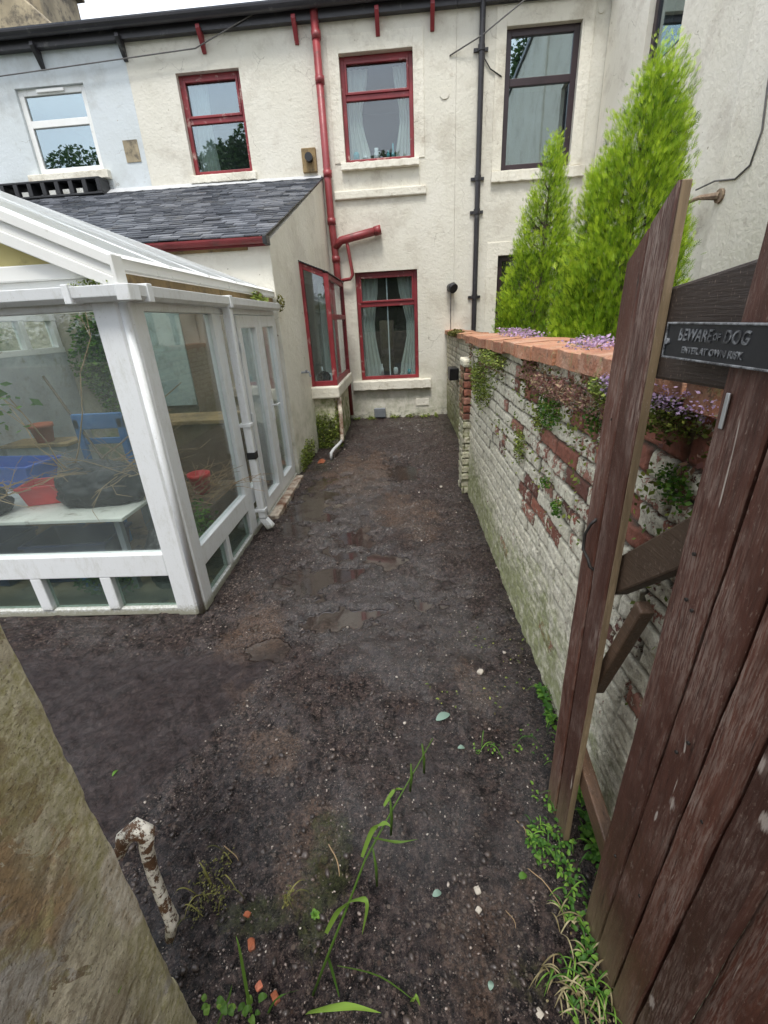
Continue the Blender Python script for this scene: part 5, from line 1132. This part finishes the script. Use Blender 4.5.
# weeds by the gate: leaves hugging the ground plus thin grass
def weeds(lab, spots, seed, nl=26, blades=6, name='weeds', Lr=(.010, .026), mat='weed'):
    r_ = random.Random(seed); ribs = []
    for (px, py, sp) in spots:
        c = at_z(px, py)
        for k in range(nl):
            a = r_.uniform(0, 2*PI); d = sp*r_.random()**.7; x, y = c.x+math.cos(a)*d, c.y+math.sin(a)*d*1.3; x = min(x, .63)
            z = float(height(x, y))+r_.uniform(.004, .035); b = r_.uniform(0, 2*PI); L = r_.uniform(*Lr); dz = r_.uniform(-.3, .5)*L
            p = Vector((x, y, z)); v = Vector((math.cos(b)*L, math.sin(b)*L, dz)); ribs.append(([p, p+v*.5+Vector((0, 0, L*.15)), p+v], L*r_.uniform(.5, .8), r_.random(), None))
        for k in range(blades):
            a = r_.uniform(0, 2*PI); x, y = c.x+math.cos(a)*sp*.7, c.y+math.sin(a)*sp; x = min(x, .64); p = Vector((x, y, float(height(x, y)))); b = r_.uniform(0, 2*PI); L = r_.uniform(.04, .10)
            v = Vector((math.cos(b)*L*.8, math.sin(b)*L*.8, 0)); ribs.append(([p, p+v*.4+Vector((0, 0, L*.5)), p+v*.8+Vector((0, 0, L*.5)), p+v*1.1+Vector((0, 0, L*.15))], .004, r_.uniform(.3, 1), None))
    o = ribbon_obj(name, lab, 'weeds', ribs, mat, tagit=False); return kind(o, 'stuff', lab)
weeds('low green weeds and thin grass at the foot of the gate', [(536, 845, .035), (548, 838, .04), (540, 862, .03), (560, 850, .04), (566, 880, .035), (575, 905, .035), (552, 815, .03), (572, 925, .03), (560, 870, .04), (585, 948, .03), (530, 850, .02), (580, 965, .025)], 3, 24, 2, Lr=(.009, .020))
weeds('scattered sprigs and leaves lying across the mud before the gate', [(487, 755, .035), (500, 757, .035), (515, 755, .03), (528, 740, .04), (540, 762, .04), (552, 740, .05), (560, 770, .05), (535, 800, .02), (475, 757, .02)], 4, 7, 1, Lr=(.007, .016))
weeds('dry and green grass beside the boards at the bottom edge', [(590, 975, .03), (580, 995, .03), (600, 1010, .03), (570, 1010, .03), (560, 985, .03), (590, 1020, .03)], 6, 10, 5, Lr=(.008, .018))
weeds('weeds between the gate and the foot of the wall', [(572, 760, .05), (585, 800, .05), (590, 840, .05), (600, 870, .04), (575, 720, .05), (560, 700, .04)], 8, 60, 6, Lr=(.014, .034), mat='leaf')
weeds('mossy sprigs on the dark patch beside the orange chips', [(205, 885, .04), (215, 900, .04), (225, 870, .04), (200, 915, .03), (225, 905, .03), (290, 905, .02)], 9, 50, 3, Lr=(.003, .009), mat='fern')
weeds('pale fallen petals and leaf scraps on the far mud', [(505, 655, .12), (490, 700, .10), (520, 680, .10), (470, 640, .12), (440, 700, .1)], 12, 9, 0, Lr=(.006, .018), mat='stonecrop')
weeds('green weeds along the foot of the far house wall', [(395, 418, .10), (410, 417, .10), (440, 417, .1), (425, 417, .1), (372, 419, .1), (357, 420, .08)], 14, 60, 3, Lr=(.02, .05), mat='stonecrop')

def wallclump(nm, lab, cat, px, py, X, S_, n, size, mat, seed, z=None, flat=.5):
    c = at_x(px, py, X) if z is None else at_z(px, py, z); return leafcloud(nm, lab, cat, (c.x, c.y, c.z), S_, n, size, mat, seed, flat=flat)
g_ = np.random.default_rng(77); n = 5200; wy = .55+3.9*g_.random(n); wz = 1.53-.55*np.abs(g_.normal(size=n))*.5; k = fbm(wy*5, wz*5, 0, 5, 4) > .49; wy, wz = wy[k], wz[k]; n = len(wy)
P = np.stack([.645-.012*g_.random(n), wy, wz], 1); a_ = g_.normal(size=(n, 3)); a_ /= np.linalg.norm(a_, axis=1)[:, None]; b_ = np.cross(a_, g_.normal(size=(n, 3))); b_ /= np.linalg.norm(b_, axis=1)[:, None]; s_ = (.004+.009*g_.random(n))[:, None]
for k_, (mat_, lab_) in enumerate((('stonecrop', 'fine yellow green moss growing in the joints near the top of the wall'), ('dry_plant', 'fine reddish dry stonecrop scattered under the coping'))):
    sel = (g_.random(n) < .55) if k_ == 0 else (wz > 1.38)
    kind(quads_np('moss', np.stack([P-a_*s_, P+b_*s_*.6, P+a_*s_, P-b_*s_*.6], 1)[sel], MAT[mat_], None, {'rnd': g_.random(n)[sel]}), 'stuff', lab_)
weeds('pale dry straws tangled beside the boards at the bottom edge', [(590, 975, .03), (580, 1000, .03), (600, 1015, .03), (572, 1010, .03), (562, 930, .03), (545, 990, .04)], 16, 4, 9, Lr=(.006, .012), mat='straw')
wallclump('fern_clump', 'largest green clump hanging on the wall beside the pier', 'wall plant', 480, 383, .64, (.035, .55, .19), 1800, .019, 'stonecrop', 21)
wallclump('fern_clump', 'bright green tuft high on the wall just below the coping', 'wall plant', 549, 411, .645, (.022, .17, .08), 620, .013, 'weed', 22)
wallclump('fern_clump', 'small yellow green tuft left of the bright tuft', 'wall plant', 538, 420, .645, (.02, .10, .06), 260, .014, 'stonecrop', 23)
wallclump('fern_clump', 'narrow green tuft midway down the wall face', 'wall plant', 519, 445, .645, (.02, .12, .11), 420, .015, 'stonecrop', 24)
wallclump('fern_clump', 'tiny dark green sprig low in the exposed bricks', 'wall plant', 556, 509, .64, (.02, .05, .04), 160, .014, 'leaf', 25)
wallclump('fern_clump', 'green sprig growing from the joint nearest the far gate board', 'wall plant', 592, 418, .645, (.02, .07, .06), 200, .014, 'leaf', 26)
wallclump('fern_clump', 'small pale sprig near the middle of the brick face', 'wall plant', 545, 483, .64, (.02, .05, .03), 150, .012, 'weed', 27)
wallclump('stonecrop_clump', 'reddish stonecrop trailing under the coping beside the gate', 'wall plant', 560, 390, .63, (.03, .45, .05), 1500, .012, 'dry_plant', 28)
wallclump('stonecrop_clump', 'yellowish stonecrop mat on the coping nearest the house', 'wall plant', 490, 358, .62, (.06, .5, .06), 1300, .016, 'stonecrop', 29)
wallclump('stonecrop_clump', 'yellow green leaves under the purple flowers in the gate gap', 'wall plant', 668, 418, .63, (.04, .13, .05), 900, .010, 'stonecrop', 30)
wallclump('stonecrop_clump', 'leafy growth on the wall seen through the gate gap', 'wall plant', 672, 485, .64, (.025, .07, .06), 260, .013, 'weed', 31)
wallclump('stonecrop_clump', 'yellow green fringe on the coping left of the gate board', 'wall plant', 606, 388, .62, (.04, .12, .05), 900, .012, 'stonecrop', 32)
wallclump('bellflower_clump', 'purple flowers spilling over the coping behind the sign', 'flowers', 680, 398, .62, (.06, .22, .03), 1100, .0075, 'bellflower', 33)
wallclump('bellflower_clump', 'purple bellflowers on the coping before the big conifer', 'flowers', 592, 343, 0, (.10, .22, .03), 420, .015, 'bellflower', 34, z=1.63)
wallclump('bellflower_clump', 'lilac flowers on the far coping below the small conifer', 'flowers', 517, 333, 0, (.08, .7, .04), 600, .017, 'bellflower', 35, z=1.62)
wallclump('bellflower_clump', 'pink flowers hanging over the brick edge left of the gate', 'flowers', 612, 384, .61, (.025, .08, .04), 350, .011, 'bellflower', 36)
wallclump('stonecrop_clump', 'dark dry tuft capping the end of the coping at the house', 'wall plant', 456, 333, .8, (.12, .2, .05), 500, .035, 'fern', 37)
leafcloud('ivy', 'green moss and creeper on the bay base beside the flaking pipe', 'ivy', (-.97, 6.7, .35), (.04, .35, .38), 1500, .03, 'stonecrop', 38)
leafcloud('ivy', 'green creeper on the near face of the bay base', 'ivy', (-1.17, 6.47, .25), (.22, .03, .30), 1300, .03, 'stonecrop', 39)
leafcloud('ivy', 'moss creeping up the corner of the white gable wall', 'ivy', (-1.31, 5.8, .12), (.03, .5, .22), 1500, .026, 'stonecrop', 40)
leafcloud('gutter_weed', 'yellow green weeds sprouting from the conservatory gutter', 'weeds', (-1.33, 4.6, 2.0), (.04, .25, .06), 220, .03, 'stonecrop', 41)
leafcloud('gutter_weed', 'straggly weed at the house end of the conservatory gutter', 'weeds', (-1.29, 5.27, 1.98), (.04, .1, .10), 120, .03, 'fern', 42)
leafcloud('gutter_weed', 'moss in the gutter corner above the front corner post', 'weeds', (-1.48, 2.36, 1.985), (.12, .03, .025), 260, .012, 'stonecrop', 43)

# ---- conifers
def conifer(lab, base, prof, n, seed, lean=(0, 0), L0=.085):
    g = np.random.default_rng(seed); H = prof[-1][0]; root = thing('conifer', lab, 'tree', base)
    pz, pr = np.array([p[0] for p in prof]), np.array([p[1] for p in prof])
    # foliage grows as many upright plumes with dark gaps between them
    K = int(n/52); zc = .1+g.random(K*3)*(H*.95); r0 = np.interp(zc, pz, pr); kk = g.random(K*3) < (r0/pr.max())**.8; zc = zc[kk][:K]; r0 = r0[kk][:K]; K = len(zc)
    tc_ = g.random(K)*2*PI; lob = .90+.20*vnoise(np.cos(tc_)*1.6+9, np.sin(tc_)*1.6+9, zc*1.3, seed); rc = r0*lob*(1-.5*g.random(K)**2.2); tnc = g.random(K)
    ci = g.integers(0, K, n); t1 = g.random(n); tnc = tnc*tnc; wid = .026+.036*(1-t1)
    z = zc[ci]+(t1-.55)*.30; th = tc_[ci]; o = np.stack([np.cos(th), np.sin(th), 0*th], 1); off = g.normal(size=(n, 3))*wid[:, None]
    tnc = tnc[:]
    P = o*(rc[ci]+.05*(t1-.5))[:, None]+off; P[:, 2] = z+off[:, 2]; zf = np.clip(z, 0, H); P[:, 0] += lean[0]*(zf/H)**2; P[:, 1] += lean[1]*(zf/H)**2
    q = .5+.5*t1; r0 = np.interp(zf, pz, pr)
    o = P*np.array([1, 1, 0])-np.array([lean[0]*.5, 0, 0]); o /= np.linalg.norm(o, axis=1)[:, None]+1e-6
    d = o*(.30+.5*g.random(n))[:, None]+np.array([0, 0, 1.0])+g.normal(size=(n, 3))*.25; d /= np.linalg.norm(d, axis=1)[:, None]
    sd_ = np.cross(d, g.normal(size=(n, 3))); sd_ /= np.linalg.norm(sd_, axis=1)[:, None]
    L = L0*(.55+.8*g.random(n))*(.75+.35*(r0/pr.max())); Q = []; R_ = []
    tone = np.clip(-.08+.72*t1+.38*tnc[ci]+.14*g.normal(size=n), 0, 1)  # plume feet coloured darker as painted shade inside the crown; tips paler
    def blade(p, dd, l, w_, s_, tn):
        a = s_*(w_*.5)[:, None]; Q.append(np.stack([p-a*.6, p+a*.6, p+dd*l[:, None]+a*.25, p+dd*l[:, None]-a*.25], 1)); R_.append(np.clip(tn, 0, 1))
    blade(P, d, L, L*.13, sd_, tone)
    for s_, f_ in ((1, .1), (-1, .22), (1, .36), (-1, .5), (1, .64)):
        dd = d*.78+sd_*s_*.62; nrm_ = np.cross(d, sd_); blade(P+d*(L*f_)[:, None], dd, L*(.62-.4*f_), L*.11, np.cross(dd, nrm_), tone+.12)
    cr = quads_np('crown', np.concatenate(Q)+np.array(base), MAT['conifer'], root, {'rnd': np.concatenate(R_)})
    m = M(); m.tube([Vector(base), Vector(base)+Vector((lean[0]*.25, lean[1]*.25, H*.5)), Vector(base)+Vector((lean[0]*.8, lean[1]*.8, H*.9))], [.06, .04, .012], 8)
    for i in range(90):
        zz = random.uniform(.3, H*.88); t_ = random.uniform(0, 2*PI); R1 = float(np.interp(zz, pz, pr))*.7; c = Vector(base)+Vector((lean[0]*(zz/H)**2, lean[1]*(zz/H)**2, zz))
        m.tube([c, c+Vector((math.cos(t_)*R1*.5, math.sin(t_)*R1*.5, R1*.3)), c+Vector((math.cos(t_)*R1, math.sin(t_)*R1, R1*.9))], [.012, .008, .003], 4, False)
    mk('trunk', m, MAT['bark'], root); return root
conifer('tall bushy lime green conifer behind the wall beside the gate', (1.79, 4.2, -.02), [(0, .30), (.8, .42), (1.5, .46), (1.9, .43), (2.4, .34), (2.75, .26), (3.0, .20), (3.2, .12), (3.35, .04), (3.45, .01)], 60000, 3, (.14, 0), .050)
conifer('slimmer lime green conifer standing nearer the house', (1.86, 6.8, -.02), [(0, .36), (1.0, .50), (1.9, .46), (2.5, .34), (3.0, .22), (3.4, .11), (3.6, .04), (3.72, .01)], 40000, 4, (.10, 0), .052)

# ---- wires, lamps
def cable(lab, pts, r=.006, mtx=None, mat='cable_grey'):
    o = mk('cable', M().tube(pts, r, 6), MAT[mat], smooth=True)
    if mtx is not None: o.matrix_world = mtx
    return tag(o, lab, 'cable')
cable('thin cable crossing above the two left upstairs windows', [(-7.8, -.10, 5.20), (-6.02, -.1, 5.49), (-2.9, -.1, 5.585), (-1.6, -.12, 6.0)], .008, MF)
cable('grey cable rising to the right from a wall pin beside the middle window', [(.85, -.01, 5.27), (1.3, -.1, 5.42), (1.95, -.2, 5.75), (2.6, -.3, 6.1)], .009, MF)
cable('looped black cable between the black downpipe and the brown window', [(1.34, -.03, 5.4), (1.36, -.02, 5.2), (1.45, -.015, 5.08), (1.62, -.015, 4.98)], .009, MF, 'gutter_black')
lo = thing('wall_light', 'small round black outdoor light on the wall above the pier', 'light', mtx=MF @ Matrix.Translation((.89, -.02, 2.21)))
mk('backplate', M().tube([(0, .018, 0), (0, -.02, 0)], .06, 14), MAT['black_plastic'], lo, wp=False)
mk('lamp_head', M().tube([(-.02, -.02, .02), (.03, -.12, .0), (.05, -.15, -.02)], [.05, .085, .08], 16), MAT['black_plastic'], lo, wp=False)
cable('thin lead hanging from the small black outdoor light', [(.90, -.01, 2.18), (.90, -.01, 1.9), (.905, -.012, 1.5)], .006, MF)
p0 = at_x(703, 200, 3.04)
wl = thing('wall_light', 'old rusty bracket light with glass on the right-hand wing wall', 'light', p0)
mk('bracket', M().tube([(3.04, p0.y-.25, p0.z-.02), (2.93, p0.y-.12, p0.z), (2.88, p0.y+.10, p0.z-.02)], [.035, .02, .015], 8).tube([(2.90, p0.y+.02, p0.z), (2.90, p0.y+.02, p0.z-.28)], .022, 8).tube([(2.9, p0.y+.1, p0.z), (2.9, p0.y+.16, p0.z+.14)], .008, 6), MAT['rust'], wl)
mk('wall_plate', M().tube([(3.054, p0.y-.25, p0.z-.02), (3.03, p0.y-.25, p0.z-.02)], .06, 12), MAT['rust'], wl)
mk('glass_jar', M().lathe([(.05, -.26), (.075, -.22), (.08, -.06), (.05, -.02)], (2.88, p0.y+.16, p0.z), 16), MAT['pane_greenhouse'], wl, smooth=True)
CB = [(800, -60), (775, 40), (767, 90), (762, 130), (750, 165), (735, 179), (715, 181), (696, 190)]
cable('thin black cable looping down the right-hand wing wall', [at_x(a, b, 3.045) for a, b in CB], .008)

# ================================================================== BEHIND THE VIEWPOINT (lane side, seen only mirrored in the panes)
for i, (x, y, z, S_, n) in enumerate(((-10.0, -13, 7.2, (3.0, 2.5, 5.0), 45000), (8.5, -13, 9.5, (4.2, 2.5, 6.5), 60000), (-1.2, -12, 5.6, (2.6, 2.2, 4.0), 40000), (-20, -14, 7.2, (4, 2.5, 4.5), 40000), (0, -12, 1.6, (16, 1.2, 1.6), 30000))):
    leafcloud('treeline', 'broadleaf trees across the back lane', 'trees', (x, y, z), S_, n, .21, 'far_leaf', 61+i, kindof='stuff')
t3_ = leafcloud('undergrowth', 'garden greenery beyond the conservatory', 'shrub', (-5.1, 4.4, 1.5), (.6, 1.8, 1.0), 5000, .07, 'leaf', 63, kindof='stuff')
m = M().box(-9, 9, -3.5, -3.25, -.08, 1.3); lw_ = mk('lane_wall', m, MAT['chimney_stone'], bevel=.02); tag(lw_, 'stone wall on the far side of the back lane', 'wall')

# ---- give single-mesh things their own origin at their base
bpy.context.view_layer.update()
for o in list(col.objects):
    if o.type == 'MESH' and not o.parent and 'category' in o.keys() and o.matrix_world.translation.length < 1e-6:
        me = o.data; n = len(me.vertices); c = np.empty(n*3, np.float32); me.vertices.foreach_get('co', c); c = c.reshape(-1, 3)
        b = Vector(((c[:, 0].min()+c[:, 0].max())/2, (c[:, 1].min()+c[:, 1].max())/2, c[:, 2].min()))
        b = Vector([float(x) for x in b]); me.transform(Matrix.Translation(-b)); o.location = b
